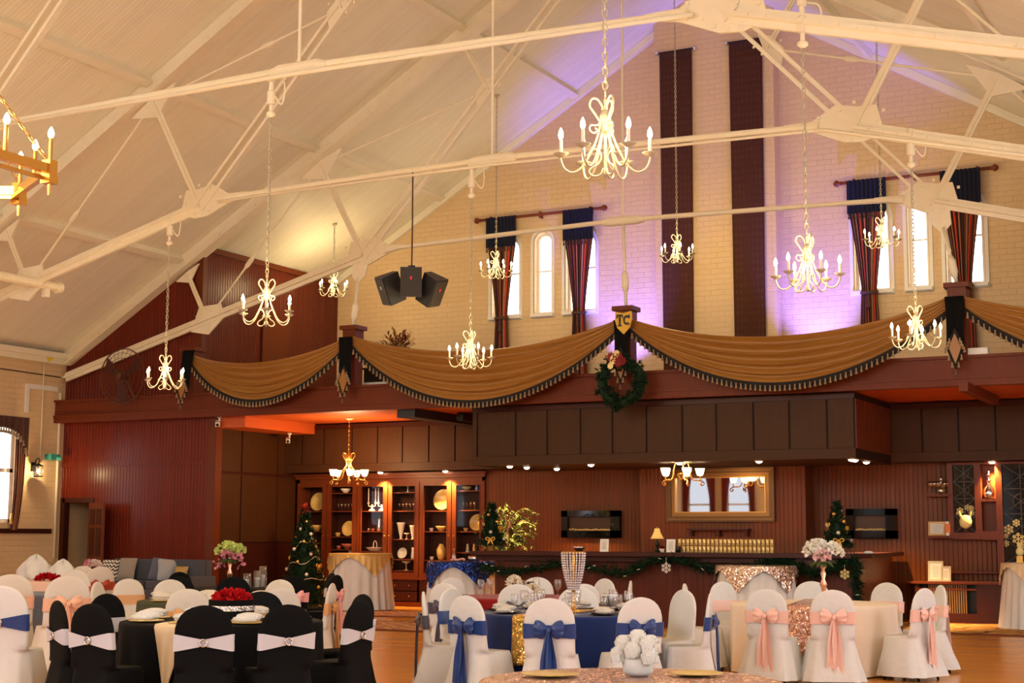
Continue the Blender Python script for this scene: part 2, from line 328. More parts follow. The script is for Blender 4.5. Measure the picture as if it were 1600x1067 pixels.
def lancet(x0, x1, y=YG):
    WN[0] += 1; r = (x1 - x0) / 2; cx = (x0 + x1) / 2; yy = y + .2
    out = lambda d: [(x0 + d, yy, WZ0 + d), (x1 - d, yy, WZ0 + d)] + [(cx + (r - d) * cos(a), yy, WZ1 - r + (r - d) * sin(a)) for a in [pi * k / 14 for k in range(15)]]
    pane = MB(); pane.add(out(0.055), [tuple(range(len(out(0))))])
    p = struct('window_%d' % WN[0], pane, 'daylight')
    f = MB(); a, b = out(-.002), out(.06); n = len(a)
    f.add([(q[0], q[1] - .06, q[2]) for q in a] + [(q[0], q[1] - .06, q[2]) for q in b] + a + b, [(i, (i + 1) % n, n + (i + 1) % n, n + i) for i in range(n)] + [(n + i, n + (i + 1) % n, 3 * n + (i + 1) % n, 3 * n + i) for i in range(n)])
    f.build('window_frame', 'white_paint', p)
    MB().box((cx, yy - .03, (WZ0 + WZ1) / 2 + .06), (x1 - x0 - .1, .05, .035)).build('sash_rail', 'white_paint', p)
    s_ = MB(); s_.box((cx, y - .03, WZ0 - .035), (x1 - x0 + .14, .12, .07)); s_.build('window_sill', 'white_paint', p)
    # raised surround moulding
    sm = MB(); a = out(-.09); b = out(-.02); n = len(a)
    sm.add([(q[0], y - .03, q[2]) for q in a] + [(q[0], y - .03, q[2]) for q in b] + [(q[0], y, q[2]) for q in a], [(i, (i + 1) % n, n + (i + 1) % n, n + i) for i in range(n)] + [(2 * n + i, 2 * n + (i + 1) % n, (i + 1) % n, i) for i in range(n)])
    sm.build('window_surround', 'white_paint', p)
for x0, x1 in GW: lancet(x0, x1)
# side and rear walls with tall daylight windows
def side_wall(name, X, out, wins, z0, z1, material):
    mb = MB(); t = .3 * out
    ys = [YR] + [y for c, hw in wins for y in (c - hw, c + hw)] + [YG]
    mb.bb((X, YR, 0), (X + t, YG, z0)); mb.bb((X, YR, z1), (X + t, YG, EAVE + .05))
    for i in range(0, len(ys), 2): mb.bb((X, ys[i], z0), (X + t, ys[i + 1], z1))
    return struct(name, mb, material)
def tall_window(X, out, c, hw, z0, z1, e='daylight'):
    WN[0] += 1
    p = struct('window_%d' % WN[0], MB().bb((X + out * .2, c - hw, z0), (X + out * .21, c + hw, z1)), e)
    f = MB()
    for y in (c - hw + .04, c + hw - .04): f.bb((X + out * .12, y - .04, z0), (X + out * .2, y + .04, z1))
    for z in (z0 + .04, z1 - .04, (z0 + z1) / 2): f.bb((X + out * .12, c - hw, z - .04), (X + out * .2, c + hw, z + .04))
    f.build('window_frame', 'white_paint', p)
    return p
LW = [(23.55 - 5.13 * k, .6) for k in (5, 4, 3, 2, 1, 0)]
side_wall('wall_left', XL, -1, LW, 1.75, 3.95, 'brick_side')
for c_, hw in LW: tall_window(XL, -1, c_, hw, 1.75, 3.95)
RW = [(-4.0 + 4.2 * k, .75) for k in range(7)]
side_wall('wall_right', XR, 1, RW, 1.2, 4.3, 'brick_side')
for c_, hw in RW: tall_window(XR, 1, c_, hw, 1.2, 4.3, 'daylight_hall')
rear = MB(); rear.bb((XL - .3, YR - .3, 0), (XR + .3, YR, EAVE))
rear.prism([(XL, YR - .3, EAVE), (XR, YR - .3, EAVE), (XC, YR - .3, ZRIDGE)], (0, .3, 0))
struct('wall_rear', rear, 'brick_back')
for xx in (-16.6, -13.9, -7.6, -4.9):  # unseen high rear windows, added to throw daylight onto the ceiling
    WN[0] += 1; wp = struct('window_%d' % WN[0], MB().bb((xx - .8, YR, 5.2), (xx + .8, YR + .02, 8.6)), 'added_ceiling_daylight'); fm = MB()
    for q in (-.8, 0, .8): fm.bb((xx + q - .06, YR, 5.15), (xx + q + .06, YR + .08, 8.65))
    for q in (5.2, 6.9, 8.6): fm.bb((xx - .8, YR, q - .05), (xx + .8, YR + .08, q + .05))
    fm.build('window_frame', 'white_paint', wp)
for xx in (-23.4, -21.6, -16, -10.7, -5.4):
    WN[0] += 1; wp = struct('window_%d' % WN[0], MB().bb((xx - .5, YR, 1.6), (xx + .5, YR + .02, 4.2)), 'sheer_light')
    fm = MB()
    for q in (-.5, .5): fm.bb((xx + q - .05, YR, 1.55), (xx + q + .05, YR + .06, 4.25))
    for q in (1.6, 2.9, 4.2): fm.bb((xx - .5, YR, q - .04), (xx + .5, YR + .06, q + .04))
    fm.build('window_frame', 'white_paint', wp)
    for sd in (-1, 1):
        MB().grid(lambda u, v: (xx + sd * (.75 - (.5 - .28 * sin(v * pi * .8)) * u), YR + .14 + .03 * sin(u * 25), 4.4 - 3.2 * v), 16, 12).build('side_curtain', mat('rust_curtain', (120, 40, 28), .7), wp, smooth=True)
# ceiling: two board slopes with purlins
for sd, nm in ((-1, 'ceiling'), (1, 'ceiling_right')):
    xe = XL - .3 if sd < 0 else XR + .3
    mb = MB(); a = (XC, zc(XC)); b = (xe, ZRIDGE - SL * abs(xe - XC))
    mb.prism([(a[0], YR - .3, a[1]), (b[0], YR - .3, b[1]), (b[0], YR - .3, b[1] + .2), (a[0], YR - .3, a[1] + .25)], (0, YG - YR + .6, 0))
    cl = struct(nm, mb, 'ceiling_boards')
    for u in (3.35, 6.78, 10.2):
        pm = MB(); x = XC + sd * u; z = zc(x)
        pm.beam((x, YR, z - .06), (x, YG, z - .06), .16, .14, up=(sd * SL, 0, 1))
        pm.build('purlin', 'cream_paint', cl)
struct('trim_1', MB().bb((XL, YR, 5.22), (XL + .14, YP, 5.46)).bb((XL, YR, 5.34), (XL + .2, YP, 5.46)), 'cream_paint')
struct('trim_2', MB().bb((XL, YR, 1.53), (XL + .05, 25.2, 1.63)), 'wood_dark')
struct('trim_3', MB().bb((XR - .14, YR, 5.22), (XR, YG, 5.46)), 'cream_paint')
rk = MB()
for sd in (-1, 1):
    xe = XL if sd < 0 else XR
    rk.beam((XC, YG - .06, ZRIDGE - .1), (xe, YG - .06, EAVE - .1), .12, .16, up=(-sd * SL, 0, 1))
struct('trim_4', rk, 'cream_paint')
# ---- lower back wall, partition, soffit, balcony
nx0, nx1 = -4.20, -3.2
mb = MB(); mb.bb((-15.2, YB, 0), (XR, YB + .12, ZS)); struct('wall_back_lower', mb, 'bead_bar')
YM = 27.95
PJ0, PJ1 = PY(1000, 760, YM).x, PY(1258, 760, YM).x
struct('wall_bar_projection', MB().bb((PJ0, YM, 0), (PJ1, YB, 2.82)), 'bead_bar')
DX0, DX1, DZ = -24.12, -23.34, 2.2
pt = MB(); pt.bb((XL, YP, DZ), (-20.07, YP + .12, ZS)); pt.bb((DX1, YP, 0), (-20.07, YP + .12, DZ)); pt.bb((XL, YP, 0), (DX0 + .02, YP + .12, DZ))
part = struct('wall_partition', pt, 'bead_red')
rl = MB(); rl.bb((XL, YP - .03, 2.98), (-20.07, YP, 3.1)); rl.build('rail', 'bead_red', part)
cb = MB(); cb.bb((-20.15, YP - .06, 0), (-19.93, YP + .14, ZS - .02)); cb.build('corner_board', 'wood_door', part)
sw = MB(); sw.bb((-20.19, YP + .12, 0), (-20.07, 28.95, ZS)); side = struct('wall_partition_side', sw, 'wood_dark')
for k, (ya, yb) in enumerate(((25.64, 26.45), (26.5, 27.75), (27.8, 28.46))):
    for z0, z1 in ((.15, 1.32), (1.36, 2.78), (2.84, 3.82)):
        MB().bb((-20.07, ya, z0), (-20.045, yb, z1)).build('panel', 'wood_panel' if z0 > 1 else 'wood_dark', side)
struct('wall_corridor', MB().bb((XL, YB - .3, 0), (-20.3, YB - .2, ZS)), 'brick_back')
# balcony deck and soffit
struct('balcony_deck', MB().bb((XL, YF + .12, ZS + .06), (XR, YG, ZS + .2)), 'wood_dark')
struct('ceiling_soffit', MB().bb((XL, YF + .1, ZS), (XR, YB + .1, ZS + .06)), 'soffit_paint')
fa = MB(); fa.bb((XL, YF, 4.06), (XR, YF + .12, ZF - .04)); fa.bb((XL, YF - .03, ZS - .02), (XR, YF + .12, 4.06))
fo = struct('trim_balcony_fascia', fa, 'wood_fascia')
MB().bb((XL, YF - .05, ZF - .05), (XR, YF + .2, ZF)).build('ledge', 'wood_fascia', fo)
MB().bb((XL, YF - .05, 4.04), (XR, YF + .02, 4.09)).build('moulding', 'wood_fascia', fo)
for px_, pz_ in ((553, 507), (979, 480), (1497, 442), (303, 540)):
    P = PY(px_, pz_, YF + .1); z1 = 5.62
    if px_ == 303: z1 = 5.4
    po = struct('balcony_post', MB().bb((P.x - .14, YF - .06, ZF), (P.x + .14, YF + .22, z1 - .3)), 'wood_fascia')
    cp = MB(); cp.bb((P.x - .19, YF - .11, z1 - .3), (P.x + .19, YF + .27, z1 - .26)); cp.bb((P.x - .15, YF - .07, z1 - .26), (P.x + .15, YF + .23, z1 - .08)); cp.bb((P.x - .2, YF - .12, z1 - .08), (P.x + .2, YF + .28, z1))
    cp.build('post_cap', 'wood_door', po)
# timber enclosure in the corner of the balcony
en = MB()
en.prism([(XL, YP, ZF - .3), (-20.45, YP, ZF - .3), (-20.45, YP, 7.58), (-20.72, YP, 7.58), (XL, YP, EAVE + .05)], (0, .1, 0))
eo = struct('wall_balcony_room', en, 'bead_red')
es = MB(); es.bb((-20.55, YP + .1, ZS + .2), (-20.45, YG, 7.58)); es.build('side_wall', 'bead_red_side', eo)
MB().bb((-20.58, YP - .02, 7.5), (-20.4, YG, 7.62)).build('top_rail', 'wood_door', eo)
MB().bb((-20.6, YP - .03, ZS + .2), (-20.42, YP + .12, 7.58)).build('corner_board', 'wood_door', eo)
MB().bb((-20.44, 27.6, ZS + .2), (-20.4, 28.6, 6.3)).build('door_panel', 'wood_door', eo)
# bulkheads with raised panels
def bulkhead(name, x0, x1, yf, yb, z0, z1, seams, material='wood_panel', side_x=None):
    mb = MB().bb((x0, yf, z0), (x1, yb, z1)); o = struct(name, mb, 'seam_dark')
    MB().bb((x0 - .005, yf - .03, z0), (x1 + .005, yf, z0 + .17)).build('bottom_rail', material, o)
    MB().bb((x0 - .005, yf - .03, z1 - .1), (x1 + .005, yf, z1 - .01)).build('top_rail', 'wood_dark', o)
    e = [x0] + seams + [x1]
    for a, b in zip(e, e[1:]): MB().bb((a + .018, yf - .025, z0 + .175), (b - .018, yf, z1 - .105)).build('panel', material, o)
    return o
sx = lambda xs, y, py: [PY(x, py, y).x for x in xs]
BX0, BX1 = -13.9, -6.57
bk = bulkhead('trim_bulkhead_bar', BX0, BX1, YP, 28.05, 2.82, 3.93, sx([747, 807, 856, 908, 958, 1011, 1067, 1120, 1178, 1234, 1293], YP, 660))
for a, b in ((YP + .02, 26.1), (26.14, 26.7), (26.74, 27.3), (27.34, 27.98)): MB().bb((BX1, a, 2.99), (BX1 + .02, b, 3.83)).build('panel', 'wood_door', bk)
bulkhead('trim_bulkhead_cabinet', -20.07, BX0, 28.05, 28.95, 2.88, 3.93, sx([473, 507, 551, 591, 630, 671, 712], 28.05, 690))
bulkhead('trim_bulkhead_side', BX1, XR, 28.05, YB, 2.86, 3.93, sx([1441, 1498, 1556, 1612], 28.05, 670))
# soffit duct along the partition side, dark beam and tube
struct('trim_soffit_duct', MB().bb((-20.05, YF + .3, 3.72), (-19.25, 28.04, ZS - .002)), 'soffit_paint')
MB_ = MB(); MB_.bb((-15.5, YF + .16, 3.78), (-15.1, 28.0, ZS - .002)); struct('trim_soffit_beam', MB_, 'black_satin')
tb = MB(); a = PZ(718, 651, 3.85); tb.cyl((a.x, a.y, 3.85), (a.x, 27.6, 3.85), .09, n=14)
tag(tb.build('air_duct', 'black_plastic', smooth=False), 'black round tube under the balcony soffit beside the bar bulkhead', 'duct')
a = PZ(1505, 603, 3.88); tb = MB(); tb.bb((a.x - .07, a.y, 3.80), (a.x + .07, 27.5, 3.949))
struct('trim_soffit_batten', tb, 'wood_fascia')
# doorway with leaf standing open
d1 = struct('door_1', MB().bb((DX1 - .02, YP - .02, 0), (DX1 + .1, YP + .14, DZ)).bb((DX0 - .06, YP - .02, 0), (DX0 + .06, YP + .14, DZ + .1)).bb((DX0, YP - .02, DZ), (DX1 + .1, YP + .14, DZ + .1)), 'wood_dark')
ang = radians(-26); hx, hy = DX1 + .04, YP - .05
lf = MB(); rot = Matrix.Rotation(ang, 3, 'Z'); LW_ = .8
lf.box(Vector((hx, hy, DZ / 2)) + rot @ Vector((LW_ / 2, 0, 0)), (LW_, .045, DZ - .03), rot)
lo = lf.build('door_leaf', 'wood_door', d1)
for z0, z1 in ((.25, .95), (1.05, 1.65), (1.72, 2.05)):
    for xx in (.22, .58):
        pm = MB(); pm.box(Vector((hx, hy, (z0 + z1) / 2)) + rot @ Vector((xx, -.025, 0)), (.26, .015, z1 - z0), rot); pm.build('door_panel', 'wood_dark', lo)
# ================================================================== roof trusses (compound Fink)
def truss(y, label):
    t = thing('roof_truss', label, 'truss', (XC, y, EAVE - .5), group='riveted cream roof trusses'); P = lambda q: Vector((XC + q[0], y, q[1]))
    A = (0, 13.15); Hh = (-13.35, 4.95); Mm = (-6.7, 9.02); G = (-5.62, 7.05); P1 = (-9.5, 5.98); Q1 = (-10.05, 7.02); P2 = (-2.8, 10.1); Q3 = (-3.35, 11.05); TC = (0, 7.26)
    B = lambda n, mb, sm=False, kind=None: mb.build(n, 'truss_paint', t, world=True, smooth=sm, kind=kind)
    riv = MB()
    for s in (-1, 1):
        q = lambda p: P((p[0] * -s, p[1])); xe = -13.42
        ra = MB(); za = lambda u: ZRIDGE - SL * abs(u)
        for (u0, u1) in ((0, xe),):
            a = P((u0 * -s, za(u0))); b = P((u1 * -s, za(u1)))
            nrm = Vector((s * SL, 0, 1)).normalized() if False else Vector((-SL * (1 if s < 0 else -1) * -1, 0, 1)).normalized()
            up = Vector(((SL if s > 0 else -SL), 0, 1)).normalized()
            ra.beam(a - up * .13, b - up * .13, .12, .26, up=up); ra.beam(a - up * .27, b - up * .27, .30, .035, up=up)
        B('rafter', ra)
        lc = MB(); lc.beam(q(Hh), q(G), .2, .05, up=(0, 0, 1)); lc.beam(q(Hh), q(G), .06, .2, up=(0, 0, 1)); B('lower_chord', lc)
        ic = MB(); dn = (q(A) - q(G)).normalized().cross(Vector((0, 1, 0))) * .085
        for o_ in (-1, 1): ic.beam(q(G) + dn * o_, q(A) + dn * o_, .05, .09, up=(0, 1, 0))
        B('inner_chord', ic)
        for a, b, w_ in ((Mm, G, .12), (Q1, P1, .1), (Q3, P2, .1)):
            st = MB(); st.beam(q(a), q(b), w_, .03, up=(0, 1, 0)).beam(q(a), q(b), .03, .1, up=(0, 1, 0)); B('strut', st)
        for a in (P1, P2):
            rd = MB(); rd.cyl(q(a), q(Mm), .022, n=8); md = q(a).lerp(q(Mm), .38); dd = (q(Mm) - q(a)).normalized()
            rd.tube([md - dd * .16, md - dd * .08, md + dd * .08, md + dd * .16], [.024, .05, .05, .024], 8); B('tie_diagonal', rd)
        # gusset plates
        def plate(name, pts):
            gp = MB(); gp.prism([q(p) + Vector((0, -.02 if name[0] == 'g' else -.015, 0)) for p in pts], (0, .04 if name[0] == 'g' else .03, 0)); B(name, gp)
        gx, gz = G
        plate('gusset_plate', [(gx - .4, gz - .1), (gx - .1, gz - .2), (gx + .15, gz - .18), (gx + .62, gz + .02), (gx + .68, gz + .12), (gx + .5, gz + .22), (gx + .26, gz + .36), (gx - .04, gz + .3), (gx - .3, gz + .3)])
        if y > 25: plate('hanger_plate', [(gx - .24, gz - .1), (gx - .26, gz - .4), (gx - .12, gz - .56), (gx + .05, gz - .4), (gx + .12, gz - .12)])
        plate('gusset_plate', [(P1[0] - .4, P1[1] - .22), (P1[0] + .05, P1[1] - .3), (P1[0] + .45, P1[1] + .05), (P1[0] + .35, P1[1] + .34), (P1[0] - .2, P1[1] + .3)])
        plate('gusset_plate', [(P2[0] - .24, P2[1] - .34), (P2[0] + .06, P2[1] - .06), (P2[0] + .18, P2[1] + .28), (P2[0] - .06, P2[1] + .22), (P2[0] - .3, P2[1] - .04)])
        plate('gusset_plate', [(Mm[0] - .5, Mm[1] - .25), (Mm[0] + .1, Mm[1] - .3), (Mm[0] + .5, Mm[1] + .3), (Mm[0], Mm[1] + .1)])
        plate('gusset_plate', [(Q1[0] - .3, Q1[1] - .15), (Q1[0] + .08, Q1[1] - .2), (Q1[0] + .3, Q1[1] + .2), (Q1[0], Q1[1] + .05)])
        tr = MB(); tr.cyl(q((gx + .55, gz + .1)), P(TC), .045, n=10)
        tr.tube([q((gx + .5, gz + .08)), q((gx + .8, gz + .11)), q((gx + 1.0, gz + .12))], [.09, .06, .045], 8); B('tie_rod', tr)
        for k in range(40):
            f_ = k / 40; c = q((Hh[0] + (G[0] - Hh[0]) * f_, Hh[1] + (G[1] - Hh[1]) * f_))
            riv.box(c + Vector((0, -.105, .0)), (.035, .02, .03))
        for dx, dz in ((-.4, .2), (-.3, .08), (-.2, -.02), (-.1, -.12), (.05, -.15), (.2, -.1), (.35, 0), (.2, .28), (0, .36), (-.2, .34), (.5, .2)):
            riv.box(q((gx + dx, gz + dz)) + Vector((0, -.03, 0)), (.045, .02, .045))
        for dx, dz in ((-.25, .1), (-.1, 0), (.1, -.1), (.25, .05), (.1, .2)):
            for pp in (P1, P2): riv.box(q((pp[0] + dx, pp[1] + dz)) + Vector((0, -.03, 0)), (.04, .02, .04))
        for k in range(26):
            u = -1 - k * .46; up = Vector(((SL if s > 0 else -SL), 0, 1)).normalized(); c = P((u * -s, za(u))) - up * .17
            riv.box(c + Vector((0, -.065, 0)), (.035, .02, .035))
    kr = MB(); kr.cyl(P(TC), P(A), .022, n=8); B('king_rod', kr)
    sl = MB(); sl.cyl(P((-.3, 7.245)), P((.3, 7.245)), .085, n=12); sl.cyl(P((-.42, 7.24)), P((-.3, 7.245)), .05, .085, n=12).cyl(P((.3, 7.245)), P((.42, 7.24)), .085, .05, n=12); B('coupling_sleeve', sl)
    B('rivet', riv, kind='stuff')
    return t
TY = [25.4, 20.26, 15.13, 10.0, 4.87, -.26, -5.39]
TL = ['cream riveted roof truss above the balcony posts', 'cream riveted roof truss second from the balcony, with three chandeliers hung under it',
      'cream riveted roof truss third from the balcony, carrying a conduit along its tie rod', 'cream riveted roof truss fourth from the balcony, above the large near chandelier']
for y_, l_ in zip(TY[:4], TL): truss(y_, l_)
# hanger rods from the truss above the balcony down to its posts
for px_, z1, u in ((553, 6.6, -5.75), (979, 7.2, 0), (1497, 6.6, 5.75)):
    x = PY(px_, 500, YF + .1).x; hr = MB(); top = Vector((XC + u, 25.4, z1)); bot = Vector((x, YF + .08, 5.62))
    hr.cyl(bot, top, .032, n=8); md = bot.lerp(top, .3); dd = (top - bot).normalized(); hr.tube([md - dd * .2, md - dd * .1, md + dd * .1, md + dd * .2], [.035, .07, .07, .035], 8)
    tag(hr.build('hanger_rod', 'truss_paint', smooth=True), 'cream steel rod with turnbuckle from truss down to ' + {553: 'balcony post nearest the timber room', 979: 'middle balcony post with shield', 1497: 'the last balcony post'}[px_], 'rod')
# conduit pipes
def pipe(name, label, pts, r, material='truss_paint', cat='pipe'):
    return tag(MB().tube(pts, r, 8).build(name, material, smooth=True), label, cat)
pipe('conduit', 'thin cream conduit strapped under the tie rod of the third truss from the balcony', [(XC - 5.2, 15.05, 7.1), (XC, 15.05, 7.16), (XC + 5.2, 15.05, 7.1)], .03)
pipe('conduit', 'thin cream conduit strapped under the tie rod of the second truss from the balcony', [(XC - 5.2, 20.18, 7.08), (XC, 20.18, 7.14), (XC + 5.2, 20.18, 7.06), (XC + 9, 20.1, 6.1)], .022)
a = PY(60, 443, 20.26); z_ = a.z
t = thing('sprinkler_pipe', 'thick cream pipe with open end clamped under the left chord of a truss', 'pipe', (a.x, 20.3, z_))
MB().cyl((a.x, 15.2, z_), (a.x, 20.75, z_), .085, n=14).cyl((a.x, 20.7, z_), (a.x, 20.8, z_), .11, n=14).build('pipe', 'truss_paint', t, world=True)
MB().bb((a.x - .03, 20.22, z_), (a.x + .03, 20.3, z_ + .2)).bb((a.x - .05, 20.4, z_ - .22), (a.x + .05, 20.5, z_)).build('clamp', 'truss_paint', t, world=True)
# left wall: conduit, lamp, emergency light
pipe('conduit', 'vertical cream conduit running up the brick wall beside the timber partition', [(XL + .04, 25.3, 1.0), (XL + .04, 25.3, 4.6)], .03)
w1 = MB(); w1.bb((XL + .002, 24.36, 4.62), (XL + .06, 25.2, 4.72)); w1.bb((XL + .002, 24.28, 4.1), (XL + .06, 24.36, 4.72)); tag(w1.build('cable_duct', 'white_paint'), 'white cable trunking bent over the wall above the curtained window', 'trunking')
pipe('cable', 'thin dark cable along the upper brick wall below the cornice', [(XL + .02, 20, 5.0), (XL + .02, 23.7, 4.97), (XL + .02, 25.3, 4.95)], .012, 'twig', 'cable')
pipe('conduit', 'slim white conduit dropping from the cornice to the wall lantern', [(XL + .03, 24.78, 5.2), (XL + .03, 24.78, 3.2)], .014)
a = PX(75, 558, XL + .1); tag(MB().box(a, (.12, .16, .16), Matrix.Rotation(.5, 3, 'X')).build('junction_box', mat('yellow', (232, 208, 60), .5)), 'small yellow box fixed under the ceiling cornice', 'box')
a = PX(82, 714, XL + .1); tag(MB().box(a, (.18, .28, .12)).cyl(a + Vector((.05, .05, -.02)), a + Vector((.14, .12, -.03)), .05, n=10).build('emergency_light', mat('teal', (52, 134, 122), .5)), 'teal emergency light box on the conduit beside the partition', 'light')
# ================================================================== lamps
def smooth_path(pts, n=5):
    P = [Vector(p) for p in pts]; P = [P[0] * 2 - P[1]] + P + [P[-1] * 2 - P[-2]]; o = []
    for i in range(1, len(P) - 2):
        for k in range(n):
            t = k / n; a, b, c, d = P[i - 1:i + 3]
            o.append(0.5 * ((2 * b) + (c - a) * t + (2 * a - 5 * b + 4 * c - d) * t * t + (3 * b - a - 3 * c + d) * t ** 3))
    return o + [P[-2]]
def rz(path, ang, n=4):
    pts = smooth_path([(r, 0, z) for r, z in path], n); m_ = Matrix.Rotation(ang, 3, 'Z'); return [m_ @ p for p in pts]
def chain(mb, a, b, link=.07, r=.006, w=.02):
    a = Vector(a); b = Vector(b); d = b - a; n = max(2, int(d.length / (link * .78)))
    for k in range(n):
        c = a + d * ((k + .5) / n); u = Vector((1, 0, 0)) if k % 2 else Vector((0, 1, 0)); dn = d.normalized()
        mb.tube([c + dn * (sin(t) * link / 2) + u * (cos(t) * w) for t in [2 * pi * i / 8 for i in range(8)]], r, 3, True)
_ch = {}
def chandelier(x, y, z, top, label, rot=0.3, power=CH_W, mount=True):
    t = thing('scroll_chandelier', label, 'chandelier', (x, y, z), rot, 'ivory scroll chandeliers')
    if not _ch:
        m = MB()
        for pth, r in (([(.02, .32), (.035, .24), (.06, .12), (.11, .0), (.17, -.1), (.235, -.14), (.295, -.115), (.325, -.05), (.325, -.005)], .0085),
                       ([(.025, .22), (.075, .30), (.115, .365), (.095, .415), (.055, .41), (.022, .36), (.02, .33)], .009),
                       ([(.03, .25), (.06, .215), (.105, .215), (.115, .18), (.085, .155), (.06, .175), (.075, .195)], .007),
                       ([(.135, -.03), (.10, .03), (.05, .02), (.03, -.03), (.055, -.08), (.10, -.105), (.12, -.14), (.085, -.168), (.035, -.155), (.015, -.11)], .0075)):
            m.tube(rz(pth, 0), r, 5)
        _ch['arm'] = m
        m2 = MB(); m2.tube(rz([(.02, .32), (.035, .24), (.06, .12), (.11, .0), (.17, -.1), (.235, -.14), (.295, -.115), (.325, -.05), (.325, -.005)], 0), .0085, 5); _ch['arm2'] = m2
        _ch['pan'] = MB().lathe([(.006, -.03), (.03, -.018), (.055, .0), (.058, .004), (.02, -.004), (.012, -.004)], (.325, 0, 0), 12)
        _ch['candle'] = MB().lathe([(.013, -.004), (.013, .105), (.009, .11)], (.325, 0, 0), 8)
        _ch['bulb'] = MB().lathe([(.006, .108), (.016, .122), (.02, .142), (.015, .168), (.006, .19), (.001, .198)], (.325, 0, 0), 8)
        _ch['hub'] = MB().lathe([(.008, -.17), (.02, -.15), (.012, -.1), (.01, .1), (.03, .2), (.045, .24), (.04, .29), (.02, .31), (.008, .36), (.012, .40), (.004, .44)], (0, 0, 0), 10)
        for k, (mm, sm) in {'arm': ('ivory_metal', 1), 'arm2': ('ivory_metal', 1), 'pan': ('ivory_metal', 1), 'candle': ('sleeve', 1), 'bulb': ('bulb', 1), 'hub': ('ivory_metal', 1)}.items():
            ob = _ch[k].build(k, mm, smooth=True); _ch[k] = ob.data; bpy.data.objects.remove(ob)
    def inst(k, a):
        o = bpy.data.objects.new({'pan': 'drip_pan', 'candle': 'candle_sleeve', 'arm2': 'arm'}.get(k, k), _ch[k]); C.objects.link(o); o.parent = t; o.rotation_euler = (0, 0, a)
    inst('hub', 0)
    for i in range(6):
        for k in ('arm' if i % 2 else 'arm2', 'pan', 'candle', 'bulb'): inst(k, i * pi / 3)
    c = MB(); chain(c, (0, 0, .43), (0, 0, top - z - (.42 if mount else .02))); c.tube([(0.012 * sin(k), .012 * cos(k), .43 + (top - z - .85 if mount else top - z - .45) * k / 14) for k in range(15)], .004, 3); c.build('chain', 'ivory_metal', t)
    if mount:
        h = top - z; mm = MB(); mm.lathe([(.02, h - .43), (.06, h - .40), (.055, h - .37), (.025, h - .35), (.025, h - .27), (.055, h - .26), (.055, h - .1), (.035, h - .08), (.03, h + .02), (.05, h + .03), (.05, h + .1)], (0, 0, 0), 12)
        mm.tube(smooth_path([(.05, 0, h - .16), (.16, -.02, h - .28), (.2, -.02, h - .12), (.17, 0, h + .02), (.05, 0, h + .06)]), .011, 5); mm.build('ceiling_mount', 'truss_paint', t)
    else:
        MB().lathe([(.06, top - z), (.06, top - z - .02), (.01, top - z - .05)], (0, 0, 0), 12).build('ceiling_rose', 'ivory_metal', t)
    lamp('chandelier_light', 'POINT', (0, 0, .16), power, WARM, t, .26)
    return t
for px_, py_, yy, top, rot, lab in ((946, 240, 10.0, 7.0, .42, 'ivory scroll chandelier in front of the roof gable beside the brown banners'),
                                (1262, 430, 15.13, 7.0, .18, 'ivory scroll chandelier in front of the violet-lit bricks beside the brown banner'),
                                (1432, 527, 20.26, 6.85, .5, 'ivory scroll chandelier in front of the gold swag beside the last balcony post'),
                                (416, 488, 15.13, 7.1, .1, 'ivory scroll chandelier in front of the timber room, under the third truss'),
                                (735, 559, 20.26, 7.1, .35, 'ivory scroll chandelier in front of the wide gold swag and striped curtain'),
                                (258, 593, 20.26, 6.86, .25, 'ivory scroll chandelier beside the big round wall fan')):
    P = PY(px_, py_, yy); chandelier(P.x, yy, P.z, top, lab, rot)
for px_, py_, rot, lab in ((521, 452, .2, 'small-looking ivory scroll chandelier above the balcony beside the timber room'), (775, 423, .45, 'small-looking ivory scroll chandelier before a striped curtain near the loudspeakers'),
                           (1058, 398, .05, 'small-looking ivory scroll chandelier in front of a brown banner over the balcony'), (1378, 374, .5, 'small-looking ivory scroll chandelier in front of a striped curtain beside the last truss gusset')):
    P = PY(px_, py_, 28.4); chandelier(P.x, 28.4, P.z, zc(P.x) - .0, lab, rot, power=CH_W * .95, mount=False)
# the rest of the rows, out of frame to the left
for xx, yy, lab in ((-17.2, 15.13, 'over the grey table'), (-17.2, 10.0, 'nearest the side wall, beyond the gold ring chandelier'), (-11.1, 10.0, 'above the black table'), (-11.1, 4.87, 'behind the gold ring chandelier')): chandelier(xx, yy, 4.32, 6.9, 'ivory scroll chandelier hung ' + lab, .3)
